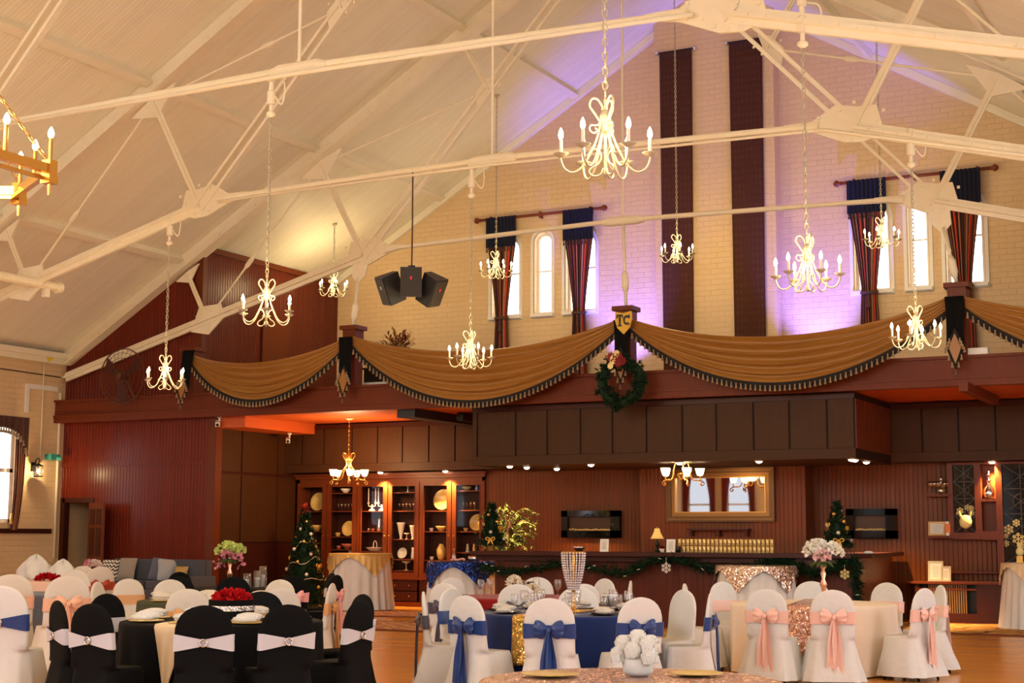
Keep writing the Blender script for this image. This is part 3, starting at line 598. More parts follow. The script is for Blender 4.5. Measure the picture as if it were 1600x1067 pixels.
# gold ring chandelier
cen = CO + ray(-108, 262) * 12.6; Rr = .97
t = thing('ring_chandelier', 'gold hexagonal beam chandelier with candle bulbs hung high beside the sloping ceiling', 'chandelier', cen)
ang0 = -_y * -1 + radians(2)
V = [Vector((Rr * cos(ang0 + k * pi / 3), Rr * sin(ang0 + k * pi / 3), 0)) for k in range(6)]
for k in range(6):
    a, b = V[k], V[(k + 1) % 6]
    MB().beam(a, b, .06, .075, up=(0, 0, 1)).beam(a * .93 + Vector((0, 0, -.07)), b * .93 + Vector((0, 0, -.07)), .035, .03, up=(0, 0, 1)).build('beam', 'gold_metal', t)
    MB().box(a + Vector((0, 0, 0)), (.09, .09, .14)).box(a + Vector((0, 0, -.09)), (.1, .1, .07)).cyl(a + Vector((0, 0, -.22)), a + Vector((0, 0, -.12)), .01, .016, 8).build('corner_block', 'gold_metal', t)
    for f_ in (0.0, .5):
        c = a.lerp(b, f_)
        MB().cyl(c + Vector((0, 0, .04)), c + Vector((0, 0, .26)), .018, n=8).build('candle_sleeve', 'gold_metal', t)
        MB().lathe([(.008, .26), (.022, .275), (.027, .3), (.018, .335), (.002, .36)], c, 8).build('bulb', 'bulb', t, smooth=True)
    c_ = MB(); chain(c_, a + Vector((0, 0, .05)), (0, 0, 1.3), .09, .005, .018); c_.build('chain', 'gold_metal', t)
MB().cyl((0, 0, 1.25), (0, 0, zc(cen.x) - cen.z), .015, n=8).build('stem', 'gold_metal', t)
lamp('chandelier_light', 'POINT', (0, 0, .25), CH_W * 1.1, WARM, t, .4)
# bowl-shade chandeliers under the balcony
def bowl_chandelier(x, y, z, top, label, column, power):
    t = thing('bowl_chandelier', label, 'chandelier', (x, y, z))
    for k in range(5):
        a = k * 2 * pi / 5 + .35
        if column: pth = [(.03, .36), (.07, .3), (.05, .42), (.11, .46), (.13, .4), (.07, .3), (.06, .2), (.14, .08), (.2, -.06), (.26, -.1), (.34, -.1), (.34, -.02)]
        else: pth = [(.03, top - z - .02), (.1, .26), (.16, .1), (.17, -.02), (.22, -.1), (.34, -.1), (.34, -.02)]
        m = MB(); m.tube(rz(pth, a), .012, 5); m.tube(rz([(.26, -.1), (.36, -.12), (.41, -.16), (.38, -.2), (.345, -.17), (.37, -.15)], a), .012, 5); m.build('arm', 'brass', t, smooth=True)
        MB().lathe([(.02, -.03), (.05, -.02), (.068, .03), (.085, .10), (.09, .105), (.08, .10), (.06, .03)], (.34 * cos(a), .34 * sin(a), 0), 14).build('glass_shade', 'shade_glow', t, smooth=True)
    if column:
        MB().lathe([(.004, -.22), (.02, -.18), (.012, -.12), (.015, .3), (.035, .36), (.012, .44)], (0, 0, 0), 10).build('column', 'brass', t, smooth=True)
        c = MB(); chain(c, (0, 0, .44), (0, 0, top - z - .04), .06, .005, .016); c.build('chain', 'brass', t)
        MB().lathe([(.09, top - z), (.085, top - z - .03), (.02, top - z - .06)], (0, 0, 0), 14).build('ceiling_rose', 'ivory_metal', t)
    else:
        MB().lathe([(.1, top - z), (.09, top - z - .02), (.02, top - z - .04)], (0, 0, 0), 14).build('ceiling_rose', 'brass', t)
        m = MB()
        for k in range(5): m.tube(rz([(.0, -.1), (.05, -.06), (.06, 0), (.03, .02), (.02, -.01)], k * 1.257), .008, 4)
        m.build('centre_scroll', 'brass', t, smooth=True)
    lamp('chandelier_light', 'POINT', (0, 0, .2), power, (1, .6, .28), t, .2)
BOWL_W = 120.0
P = PZ(546, 652, ZS); bowl_chandelier(P.x, P.y, PY(546, 742, P.y).z, ZS, 'brass chandelier with five glowing glass bowls hung from a chain before the china cabinet', True, BOWL_W * 2)
P = PZ(1065, 719, 2.82); P.y = 25.95; P.x = PY(1064, 740, P.y).x; bowl_chandelier(P.x, P.y, PY(1065, 741, P.y).z, 2.82, 'brass chandelier with glowing glass bowls hung close under the bulkhead before the mirror', False, BOWL_W * .6)
# recessed downlights in the bulkhead undersides
DLW = 520.0
for i, (px_, py_, zz) in enumerate(((772, 725, 2.82), (823, 729, 2.82), (870, 731, 2.82), (697, 735, 2.88), (610, 738, 2.88), (898, 722, 2.82), (1030, 718, 2.82), (1170, 717, 2.82), (1318, 713, 2.82), (1348, 717, 2.82), (1376, 720, 2.82), (1537, 717, 2.86))):
    P = PZ(px_, py_, zz)
    if zz > 2.87: P.y = 28.25
    if i == 11: P.y = 28.25
    P.y = max(P.y, YP + .12); P.x = min(P.x, BX1 - .1) if i < 11 else P.x
    where = 'lighting the china cabinet' if i in (3, 4) else ('above the shelves with the decanter' if i == 11 else 'in the underside of the bar bulkhead')
    t = thing('recessed_light', 'small round glowing recessed ceiling light ' + where, 'light', (P.x, P.y, zz), group='recessed lights ' + where)
    MB().lathe([(.055, 0), (.085, -.002), (.085, -.012), (.055, -.018), (.05, -.004)], (0, 0, 0), 18).build('trim_ring', 'brass', t, smooth=True)
    MB().lathe([(.001, -.05), (.03, -.046), (.048, -.034), (.055, -.019), (.05, -.006)], (0, 0, 0), 14).build('lens', 'downlight', t, smooth=True)
    lamp('recessed_lamp', 'SPOT', (0, 0, -.075), DLW, (1, .60, .26), t, .04, radians(86), (0, 0.25, -1))
# violet uplights behind the swags either side of the chimney breast
for xx, lab in ((-12.75, 'violet floor uplight on the balcony left of the chimney breast by the curtain'), (-8.55, 'violet floor uplight on the balcony right of the chimney breast by the banner')):
    t = thing('uplight', lab, 'light', (xx, YG - 1.0, ZS + .2))
    MB().lathe([(.1, .02), (.1, .16), (.085, .18), (.08, .15)], (0, 0, 0), 16).build('housing', 'black_plastic', t)
    MB().lathe([(.001, .16), (.08, .16), (.08, .162), (.001, .165)], (0, 0, 0), 14).build('lens', glow('violet_lens', (.35, .2, 1), 8, False) if 'violet_lens' not in MATS else MATS['violet_lens'], t)
    MB().bb((-.12, -.02, 0), (.12, .02, .03)).build('yoke', 'black_plastic', t)
    lamp('uplight_lamp', 'SPOT', (0, 0, .2), 1900, (.16, .13, 1.0), t, .06, radians(64), (0, .3, 1), .8)
# wall lantern on the left wall
P = PX(60, 735, XL + .16)
t = thing('wall_lantern', 'black wall lantern with clear glass and lit bulb beside the curtained window', 'lantern', P)
MB().bb((-.16, -.06, -.02), (-.13, .06, .18)).tube(smooth_path([(-.13, 0, .1), (-.06, 0, .24), (.0, 0, .26), (.02, 0, .2), (0, 0, .14)]), .012, 6).build('bracket', 'dark_metal', t)
MB().lathe([(.002, .16), (.05, .13), (.1, .1), (.1, .085)], (0, 0, 0), 12).build('cap', 'dark_metal', t); MB().lathe([(.09, -.14), (.1, -.13), (.1, -.115), (.02, -.11)], (0, 0, 0), 12).build('base_ring', 'dark_metal', t)
m = MB()
for k in range(4): m.cyl((.09 * cos(k * pi / 2 + .7), .09 * sin(k * pi / 2 + .7), -.12), (.09 * cos(k * pi / 2 + .7), .09 * sin(k * pi / 2 + .7), .09), .007, n=5)
m.build('cage', 'dark_metal', t)
MB().lathe([(.08, -.115), (.08, .085)], (0, 0, 0), 14).build('glass_cylinder', 'glass', t, smooth=True)
MB().ball((0, 0, -.02), .035, 10, 6, 1.4).build('bulb', 'bulb', t, smooth=True)
lamp('lantern_lamp', 'POINT', (.12, -.05, -.02), 30, WARM, t, .03)
# ================================================================== drapery of the gable
CURT = stripes('curtain_stripe', [(0, (52, 34, 30)), (.1, (116, 62, 44)), (.2, (74, 46, 36)), (.28, (180, 134, 98)), (.36, (54, 36, 34)), (.48, (206, 70, 44)), (.6, (104, 52, 42)), (.68, (46, 34, 34)), (.78, (170, 104, 74)), (.88, (64, 38, 34))], .55, 2)
mat('navy_velvet', (22, 24, 44), .7, sheen=.4); mat('rod_wood', (120, 58, 34), .35); mat('tassel', (150, 128, 96), .8); mat('fringe_black', (22, 18, 18), .8)
def drape(t, cx, y, ztop, zhead, ztie, zbot, w0, w1, w2, n=9, axis='x', sgn=1, shift=0.0):
    def P(u, v, z, w, a): 
        off = (u - .5) * w; d = a * sin(u * n * 2 * pi)
        return (cx + off, y + d, z) if axis == 'x' else (y + sgn * d, cx + off, z)
    def body(u, v):
        z = zhead + (zbot - zhead) * v; k = (z - ztie) / (zhead - ztie) if z > ztie else (ztie - z) / (ztie - zbot)
        w = w1 + (w0 - w1) * (k ** 1.25) if z > ztie else w1 + (w2 - w1) * (k ** .7)
        return P(u, v, z, w, .028 * (w / w0) ** .3)
    MB().grid(body, n * 6, 22).build('curtain_body', 'curtain_stripe', t, world=True, smooth=True)
    def head(u, v): return P(u, v, ztop + (zhead - .06 - ztop) * v, w0 * 1.06, .02)
    h = MB().grid(lambda u, v: tuple(Vector(head(u, v)) + (Vector((0, -.05, 0)) if axis == 'x' else Vector((sgn * .05, 0, 0)))), n * 4, 3); h.build('header', 'navy_velvet', t, world=True, smooth=True)
    f = MB()
    for k in range(int(w0 / .07)):
        u = (k + .5) / int(w0 / .07); c = Vector(P(u, 0, zhead - .07, w0 * 1.06, 0)) + (Vector((0, -.07, 0)) if axis == 'x' else Vector((sgn * .07, 0, 0)))
        f.lathe([(.012, 0), (.02, -.02), (.012, -.035), (.026, -.1)], c, 6)
    f.build('fringe', 'twig', t, world=True)
    c = Vector(P(.5, 0, ztie, w1, 0)); tb = MB()
    tb.lathe([(w1 * .5 + .02, -.03), (w1 * .52 + .03, 0), (w1 * .5 + .02, .03)], c, 14)
    tb.v = [(x, c.y + (y_ - c.y) * .35, z) if axis == 'x' else (c.x + (x - c.x) * .35, y_, z) for x, y_, z in tb.v]
    tb.lathe([(.02, -.05), (.035, -.1), (.025, -.14), (.045, -.32)], c + (Vector((0, -.08, 0)) if axis == 'x' else Vector((sgn * .08, 0, 0))), 8)
    tb.build('tieback', 'twig', t, world=True)
for (xa, xb, yt, tx, lab) in ((762, 806, 345, 786, 'striped brown and red curtain with navy header, by the loudspeakers'), (882, 927, 330, 904, 'striped brown and red curtain with navy header beside the violet light'),
                              (1328, 1386, 283, 1357, 'striped brown and red curtain with navy header behind the small chandelier'), (1475, 1535, 268, 1508, 'striped brown and red curtain with navy header behind the truss gusset')):
    x0 = PY(xa, 400, YG - .16).x; x1 = PY(xb, 400, YG - .16).x; xt = PY(tx, 490, YG - .16).x; w0 = x1 - x0
    t = thing('curtain', lab, 'curtain', ((x0 + x1) / 2, YG - .16, 4.3), group=None)
    drape(t, (x0 + x1) / 2, YG - .16, 8.76, 8.12, 6.42, 4.5, w0, w0 * .42, w0 * .62)
for xa, xb, lab in ((752, 937, 'brown wooden curtain rod with ball finials over the lancet windows by the loudspeakers'), (1317, 1548, 'brown wooden curtain rod with ball finials over the lancet windows by the truss gusset')):
    x0 = PY(xa, 340, YG - .16).x; x1 = PY(xb, 330, YG - .16).x
    t = thing('curtain_rod', lab, 'curtain rod', (x0, YG - .16, 8.73))
    MB().cyl((x0, YG - .16, 8.73), (x1, YG - .16, 8.73), .035, n=10).build('rod', 'rod_wood', t, world=True, smooth=True)
    for xx, s in ((x0, -1), (x1, 1)): MB().lathe([(.03, 0), (.05, .03), (.035, .05), (.075, .1), (.06, .15), (.02, .18)], (xx, YG - .16, 8.73), 12, (s, 0, 0)).build('finial', 'rod_wood', t, world=True, smooth=True)
    for f_ in (.08, .5, .92): MB().bb((x0 + (x1 - x0) * f_ - .02, YG - .16, 8.66), (x0 + (x1 - x0) * f_ + .02, YG, 8.8)).build('bracket', 'rod_wood', t, world=True)
damask('banner_damask', (72, 39, 27), (82, 47, 32), 11)
for xa, xb, lab in ((1030.5, 1081, 'long brown damask banner on the chimney breast nearer the hanging centre rod'), (1139, 1191, 'long brown damask banner on the chimney breast on its violet-edged side')):
    y_ = YG - .38; x0 = PY(xa, 80, y_).x; x1 = PY(xb, 75, y_).x
    t = thing('wall_banner', lab, 'banner', ((x0 + x1) / 2, y_, 4.3))
    MB().grid(lambda u, v: (x0 + (x1 - x0) * (u * (1 - .1 * v) + .05 * v) - .06 * v * 0, y_ - .012 + .012 * sin(u * 9) * v, 12.0 - 7.4 * v), 14, 20).build('cloth', 'banner_damask', t, world=True, smooth=True, thick=.008)
    MB().cyl((x0 - .06, y_, 12.0), (x1 + .06, y_, 12.0), .02, n=8).build('rod', 'dark_metal', t, world=True)
    for xx in (x0 - .06, x1 + .06): MB().ball((xx, y_, 12.0), .045, 8, 6).build('finial', 'chrome', t, world=True, smooth=True)
# ---- swags along the balcony
mat('gold_satin', (152, 104, 44), .42, sheen=.0, noise=.06, nscale=3)
def swag(ax, az, bx, bz, topsag, botsag, label, g=.2, yb=YF - .16, gx=.0):
    t = thing('swag', label, 'swag', ((ax + bx) / 2, yb, min(az, bz) - botsag))
    def f(u, v):
        s = 1 - (2 * u - 1) ** 2; s = s ** .95
        x = ax + (bx - ax) * u; z0 = az + (bz - az) * u
        drop = topsag + (botsag - topsag) * v
        e = g * v * (1 - s)
        fold = abs(sin(v * pi * 5.5 + .5 * sin(u * pi * 1.3))) ** .55 * 1.7 - .9
        return (x, yb - .05 - (.10 + .05 * v) * s - .075 * fold * (.2 + .8 * s), z0 - drop * s - e - .03 * cos(v * 2 * pi * 5.2) * s)
    MB().grid(f, 44, 44).build('cloth', 'gold_satin', t, world=True, smooth=True)
    fr = MB(); tl = MB()
    fr.grid(lambda u, v: (f(u, 1)[0], f(u, 1)[1] - .012, f(u, 1)[2] + .02 - .13 * v), 44, 1); fr.build('fringe_band', 'fringe_black', t, world=True, thick=.01)
    L_ = bx - ax; n = int(L_ / .085)
    for k in range(n):
        p = Vector(f((k + .5) / n, 1)) + Vector((0, -.035, -.03)); tl.lathe([(.006, 0), (.016, -.015), (.01, -.03), (.027, -.1)], p, 6)
    tl.build('tassel_fringe', 'tassel', t, world=True, kind='stuff', smooth=True)
    return t
swag(-20.25, 5.22, -16.5, 5.36, .30, 1.10, 'short gold satin swag with tassel fringe before the timber balcony room')
swag(-16.3, 5.38, -10.68, 5.36, .40, 1.38, 'long gold satin swag with tassel fringe between the timber room post and the shield post')
swag(-10.42, 5.36, -4.84, 5.38, .46, 1.30, 'long gold satin swag with tassel fringe below the brown banners')
swag(-4.6, 5.36, 1.2, 5.38, .42, 1.32, 'gold satin swag with tassel fringe running past the last balcony post')
# ---- black post drops ending in gold diamonds
for i, (px_, py_, zt, lab) in enumerate(((291, 600, 5.3, 'black cloth drop with gold tasselled diamond hung beside the wall fan'), (543, 590, 5.36, 'black cloth drop with gold tasselled diamond on the post by the timber room'),
                              (975, 590, 5.34, 'black cloth drop with gold tasselled diamond hung behind the wreath'), (1495, 540, 5.36, 'black cloth drop with gold tasselled diamond on the last balcony post'))):
    P = PY(px_, py_, YF - .2); zb = PY(px_, {291: 632, 543: 622, 975: 600, 1495: 577}[px_], YF - .2).z; y_ = YF - .29; xt = P.x + (.12 if i == 0 else -.0)
    t = thing('post_drop', lab, 'cloth drop', (P.x, y_, zb))
    w_ = .15
    MB().grid(lambda u, v: (xt + (P.x - xt) * v + (u - .5) * 2 * w_ * (1 - .12 * sin(v * 3)), y_ - .012 - .012 * sin(u * 12), zt + (zb + .3 - zt) * v), 10, 8).build('cloth', 'black_cloth', t, world=True, smooth=True, thick=.01)
    dm = MB(); c = Vector((P.x, y_ - .05, zb + .32)); hh, ww = .34, .15
    dm.prism([c + Vector((0, 0, hh)), c + Vector((ww, 0, .02)), c + Vector((0, 0, -hh)), c + Vector((-ww, 0, .02))], (0, .03, 0)); dm.build('black_diamond', 'fringe_black', t, world=True)
    d2 = MB(); d2.prism([c + Vector((0, -.02, hh * .72)), c + Vector((ww * .66, -.02, .02)), c + Vector((0, -.02, -hh * .72)), c + Vector((-ww * .66, -.02, .02))], (0, .03, 0)); d2.build('gold_diamond', 'gold_satin', t, world=True)
    tl = MB()
    for k in range(7):
        for s in (-1, 1):
            f_ = k / 6; e0 = Vector((s * ww, 0, .02)); e1 = Vector((0, 0, -hh))
            q = c + (Vector((s * ww * .55, 0, hh * .5)).lerp(e0, f_ * 2) if f_ < .5 else e0.lerp(e1, f_ * 2 - 1)) + Vector((0, -.03, .0))
            tl.lathe([(.006, 0), (.017, -.015), (.011, -.03), (.028, -.09)], q, 6)
    tl.build('tassel', 'tassel', t, world=True, smooth=True, kind='stuff')
# shield emblem with letters
P = PY(974, 503, YF - .4); y_ = YF - .40
t = thing('shield_emblem', 'gold shield with black letters TC where two swags meet', 'emblem', (P.x, y_, P.z - .2))
sh = [(-.15, .19), (0, .16), (.15, .19), (.165, .05), (.12, -.1), (0, -.22), (-.12, -.1), (-.165, .05)]
MB().prism([(P.x + a, y_, P.z + b) for a, b in sh], (0, .03, 0)).build('shield', mat('shield_gold', (214, 168, 40), .4), t, world=True)
L_ = MB(); bx_ = lambda a, b, c, d: L_.bb((P.x + a, y_ - .012, P.z + b), (P.x + c, y_ - .001, P.z + d))
bx_(-.125, .105, -.01, .135); bx_(-.085, -.055, -.05, .105); bx_(-.105, -.075, -.03, -.055); bx_(-.13, .07, -.11, .105); bx_(-.022, .07, -.004, .105)
L_.build('letter', 'black_plastic', t, world=True)
L_ = MB(); L_.prism([(P.x + .065 + r * cos(a), y_ - .012, P.z + .03 + r * 1.35 * sin(a)) for r, rg in ((.065, range(0, 13)), (.036, range(12, -1, -1))) for a in [radians(45 + 270 * k / 12) for k in rg]], (0, .011, 0))
bx_(.1, .06, .122, .125); bx_(.1, -.06, .12, -.035); L_.build('letter', 'black_plastic', t, world=True)
# wreath with poinsettia bow
P = PY(971, 597, YF - .42); t = thing('wreath', 'large green pine wreath with red and cream flowers hung on the balcony fascia', 'wreath', P)
Rw = .37
def needles(mb, c, d, n, L0, W0, spread=1.0):
    for _ in range(n):
        v = Vector(d) + Vector((RND.gauss(0, 1), RND.gauss(0, 1), RND.gauss(0, 1))) * spread
        mb.leaf(Vector(c), v, (RND.gauss(0, 1), RND.gauss(0, 1), RND.gauss(0, 1)), L0 * RND.uniform(.6, 1.2), W0)
m = MB()
for k in range(300):
    a = RND.uniform(0, 2 * pi); rr = Rw + RND.gauss(0, .055); c = Vector((rr * cos(a), RND.uniform(-.08, .04), rr * sin(a)))
    needles(m, c, (cos(a) * (rr - Rw) * 8, -.35, sin(a) * (rr - Rw) * 8), 12, .09, .011, .8)
m.build('needle', 'green_needle', t, kind='stuff')
MB().torus((0, 0, 0), Rw, .085, (0, 1, 0), 26, 8).build('core', 'green_needle', t, smooth=True)
mat('poinsettia', (120, 20, 26), .6); mat('cream_petal', (236, 218, 150), .6)
for mm, cs in (('poinsettia', ((.02, .42), (.08, .36), (-.14, .44), (.0, .33))), ('cream_petal', ((-.03, .50), (-.10, .41), (-.06, .46), (-.15, .28), (-.11, .36)))):
    m = MB()
    for x, z in cs:
        for k in range(9): m.leaf((x, -.12, z), (cos(k * .7), -.4, sin(k * .7)), (0, 1, .2), .1 if mm == 'poinsettia' else .07, .03)
    m.build('flower', mm, t)
# ---- loudspeaker cluster on its cable
YS = 20.26
P = PY(643, 440, YS); t = thing('hanging_cable', 'thin dark cable dropping from the truss rod to the loudspeaker cluster', 'cable', (P.x, YS, P.z + .3))
MB().tube([(P.x, YS, P.z + .22), (P.x + .005, YS, 6.3), (P.x, YS, 7.24)], .012, 6).build('cable', 'twig', t, world=True)
MB().cyl((P.x, YS, P.z - .1), (P.x, YS, P.z + .25), .06, n=10).build('cluster_hub', 'black_plastic', t, world=True)
mat('speaker_box', (50, 46, 46), .5); mat('speaker_grille', (42, 36, 32), .6); mat('logo_red', (190, 50, 40), .5)
def speaker(dx, dz, yaw, roll, pitch, label, lc, w_=.33, h_=.46, d_=.3):
    t = thing('loudspeaker', label, 'loudspeaker', (P.x + dx, YS, P.z + dz)); R_ = (Matrix.Rotation(yaw, 4, 'Z') @ Matrix.Rotation(roll, 4, 'Y') @ Matrix.Rotation(pitch, 4, 'X')); t.rotation_euler = R_.to_euler()
    t.location = t.location + (R_.to_3x3() @ Vector((0, -.30, 0)))
    m = MB(); f = [(-w_ / 2, -d_ / 2), (w_ / 2, -d_ / 2), (w_ * .3, d_ / 2), (-w_ * .3, d_ / 2)]
    m.prism([(a, b, -h_ / 2) for a, b in f], (0, 0, h_)); m.build('cabinet', 'speaker_box', t)
    MB().bb((-w_ / 2 + .015, -d_ / 2 - .015, -h_ / 2 + .02), (w_ / 2 - .015, -d_ / 2 - .001, h_ / 2 - .02)).build('grille', 'speaker_grille', t)
    MB().prism([(a, -d_ / 2 - .016, .06 + b) for a, b in ((-.02, .025), (.02, .025), (.012, -.02), (0, -.03), (-.012, -.02))], (0, -.004, 0)).build('badge', lc, t)
    MB().bb((-.04, d_ / 2, -.04), (.04, d_ / 2 + .06, .04)).build('mount_bracket', 'black_plastic', t)
yw = radians(27)
speaker(0, 0, yw + .05, 0, radians(10), 'black loudspeaker in the middle of the hanging cluster, with small red badge', 'logo_red')
speaker(-.06, 0, yw - radians(62), radians(10), radians(24), 'black loudspeaker with white badge, on the timber-room side of the cluster', 'white_paint')
speaker(.08, 0, yw + radians(58), radians(-12), radians(30), 'black loudspeaker tilted outward on the window side of the cluster, red badge', 'logo_red')
# ---- big wall fan
P = PY(190, 588, YF - .35); t = thing('wall_fan', 'large round wire-guard fan mounted on the balcony beside the partition', 'fan', P); m = MB()
for r in (.15, .27, .39, .50, .58, .6): m.torus((0, -.08 + .1 * (r / .6) ** 2, 0), r, .006 if r < .59 else .012, (0, 1, 0), 36, 4)
for k in range(28):
    a = k * 2 * pi / 28; m.cyl((.08 * cos(a), -.09, .08 * sin(a)), (.6 * cos(a), .02, .6 * sin(a)), .004, n=4)
mat('fan_wire', (92, 50, 30), .6, .1); mat('fan_blade', (72, 28, 16), .6); m.build('guard', 'fan_wire', t)
for k in range(3):
    a = k * 2 * pi / 3 + .4; m = MB(); d = Vector((cos(a), 0, sin(a))); n = Vector((-sin(a), 0, cos(a)))
    m.add([d * .08 + n * .05 + Vector((0, .03, 0)), d * .52 + n * .2 + Vector((0, .05, 0)), d * .55 - n * .1 + Vector((0, -.02, 0)), d * .1 - n * .06], [(0, 1, 2, 3)]); m.build('blade', 'fan_blade', t, thick=.008)
MB().cyl((0, -.1, 0), (0, .18, 0), .07, n=14).build('motor', 'fan_wire', t)
MB().cyl((0, .1, 0), (.2, .25, -.5), .025, n=8).build('bracket', 'fan_wire', t)
# ---- things on the balcony
P = PY(610, 540, YF + .9); t = thing('flower_arrangement', 'dried red and gold flower arrangement behind the swag on the balcony', 'flowers', (P.x, YF + 1.2, ZS + .2))
MB().lathe([(.1, 0), (.16, .1), (.14, .7), (.18, .85)], (0, 0, 0), 12).build('pedestal_vase', 'wood_dark', t, smooth=True)
m = MB(); r2 = MB(); h_ = P.z - ZS - .2
for k in range(60):
    a = RND.uniform(0, 2 * pi); e = RND.uniform(.1, 1.3); d = Vector((cos(a) * cos(e), sin(a) * cos(e), sin(e))); L_ = RND.uniform(.2, .5); b = Vector((0, 0, h_ - .05))
    m.tube([b, b + d * L_ * .6, b + d * L_ + Vector((0, 0, .02))], .006, 3)
    for q in range(5): (r2 if k % 3 else m).leaf(b + d * L_ * (.5 + .1 * q), d + Vector((RND.gauss(0, .5), RND.gauss(0, .5), RND.gauss(0, .5))), (0, 0, 1), .1, .022)
m.cyl((0, 0, .8), (0, 0, h_), .04, n=6); m.build('stem', mat('dry_gold', (170, 124, 56), .7), t); r2.build('petal', mat('dry_red', (104, 34, 30), .7), t)
m = MB(); P0 = PY(566, 600, YF + .5); P1 = PY(622, 597, YF + .5)
t = thing('folded_linen', 'row of folded white linens lying behind the balcony ledge', 'linen', (P0.x, YF + .5, ZF - .1))
m.bb((P0.x, YF + .3, ZS + .2), (P1.x, YF + .8, ZF - .02)); m.build('shelf', 'wood_dark', t, world=True)
for k in range(12):
    f_ = (k + .5) / 12; x = P0.x + (P1.x - P0.x) * f_; MB().lathe([(.035, 0), (.06, .05), (.05, .1), (.02, .12)], (x, YF + .45, ZF - .02), 8).build('folded_napkin', 'white_cloth', t, world=True, smooth=True)
P = PY(600, 588, YF + 1.6); tag(MB().bb((P.x - .3, YF + 1.3, ZS + .2), (P.x + .35, YF + 1.8, P.z + .12)).bb((P.x - .33, YF + 1.27, P.z + .12), (P.x + .38, YF + 1.83, P.z + .16)).build('side_cabinet', 'dark_metal'), 'low dark cabinet standing on the balcony behind the folded linens', 'cabinet')
P = PY(1525, 552, YF + .06); tag(MB().bb((P.x - .2, YF - .03, ZF), (P.x + .2, YF + .12, ZF + .1)).bb((P.x - .19, YF - .02, ZF + .1), (P.x + .19, YF + .11, ZF + .11)).build('control_box', 'white_paint'), 'small white box sitting on the balcony ledge by the last post', 'box')
# ---- drape on the left wall window
t = thing('window_drape', 'brown valance with tassel edge and red striped drape at the side wall window', 'curtain', (XL + .12, 23.6, 1.6))
zt, yl, yr = 3.98, 22.75, 24.32
def vz(y): s = (y - (yl + yr) / 2) / ((yr - yl) / 2); return 3.35 + .38 * sqrt(max(0, 1 - min(1, abs(s) / .82) ** 2)) - .12 * max(0, abs(s) - .82) / .18
MB().grid(lambda u, v: (XL + .14 + .015 * sin(u * 60), yl + (yr - yl) * u, zt + (vz(yl + (yr - yl) * u) - zt) * v), 60, 4).build('valance', mat('valance_brown', (78, 44, 34), .7, sheen=.3), t, world=True, smooth=True)
m = MB()
for k in range(22): y_ = yl + (yr - yl) * (k + .5) / 22; m.lathe([(.008, 0), (.025, -.02), (.015, -.04), (.04, -.13)], (XL + .16, y_, vz(y_) + .02), 6)
m.build('tassel_edge', 'tassel', t, world=True)
MB().grid(lambda u, v: (XL + .1 + .03 * sin(u * 22), 24.28 - (.30 - .1 * v * v) * u - .16 * v * v * v, 3.7 - 2.1 * v), 20, 16).build('drape', 'curtain_stripe', t, world=True, smooth=True)
MB().grid(lambda u, v: (XL + .1 + .03 * sin(u * 22), 22.8 + (.30 - .1 * v * v) * u + .16 * v * v * v, 3.7 - 2.1 * v), 20, 16).build('drape', 'curtain_stripe', t, world=True, smooth=True)
tl = MB().cyl((XL + .1, 23.95, 1.72), (XL + .1, 23.96, 1.95), .04, .02, 8); tl.build('tieback', 'gold_metal', t, world=True)
# ================================================================== china cabinet
CX0, CX1, CF = -20.0, -15.22, 28.46 - .42
CY = 28.05
CF = 28.45
BACK = 28.9
x0, x1 = PY(464, 800, CF).x, PY(757, 800, CF).x
t = thing('china_cabinet', 'built-in wooden china cabinet with six glazed doors and drawers below', 'cabinet', ((x0 + x1) / 2, CF, 0))
CZ0, CZ1 = .62, 2.86
B = lambda n, mb, m_='wood_cab', p=None: mb.build(n, m_, p or t, world=True)
cs = MB(); cs.bb((x0, BACK - .03, 0), (x1, BACK, CZ1)); B('back_panel', cs, 'wood_dark')
cs = MB(); cs.bb((x0, CF, 0), (x0 + .06, BACK - .03, CZ1)); cs.bb((x1 - .06, CF, 0), (x1, BACK - .03, CZ1)); cs.bb((x0, CF, CZ1 - .12), (x1, BACK - .03, CZ1)); cs.bb((x0, CF, 0), (x1, BACK - .03, .1)); B('carcass', cs)
cs = MB(); cs.bb((x0 - .03, CF - .05, CZ1 - .12), (x1 + .03, CF, CZ1 - .06)); cs.bb((x0 - .06, CF - .09, CZ1 - .06), (x1 + .06, CF, CZ1)); B('cornice', cs)
cs = MB(); cs.bb((x0 - .02, CF - .05, CZ0 - .05), (x1 + .02, BACK - .03, CZ0)); B('waist_ledge', cs, 'wood_fascia')
ndo = 6; dw = (x1 - x0) / ndo; DTOP = 2.66
cs = MB(); cs.bb((x0, CF, DTOP), (x1, CF + .04, CZ1 - .12)); B('frieze', cs)
for k in range(1, ndo): cs = MB().bb((x0 + k * dw - .03, CF + .06, .1), (x0 + k * dw + .03, BACK - .03, CZ1 - .12)); B('divider', cs, 'wood_dark')
SHZ = [[2.02, 1.58, 1.3, .95], [2.46, 2.02, 1.46, 1.16, .9], [2.02, 1.6, 1.18, .85], [2.46, 2.02, 1.44, 1.02, .78], [2.02, 1.58, 1.0, .8], [2.46, 2.02, 1.58, 1.2, .85]]
SHZ = [[2.04, 1.60, 1.34, .95], [2.44, 2.04, 1.48, 1.2, .9], [2.04, 1.60, 1.17, .82], [2.44, 2.04, 1.43, 1.0, .76], [2.04, 1.60, .99, .72], [2.46, 2.05, 1.60, 1.16, .8]]
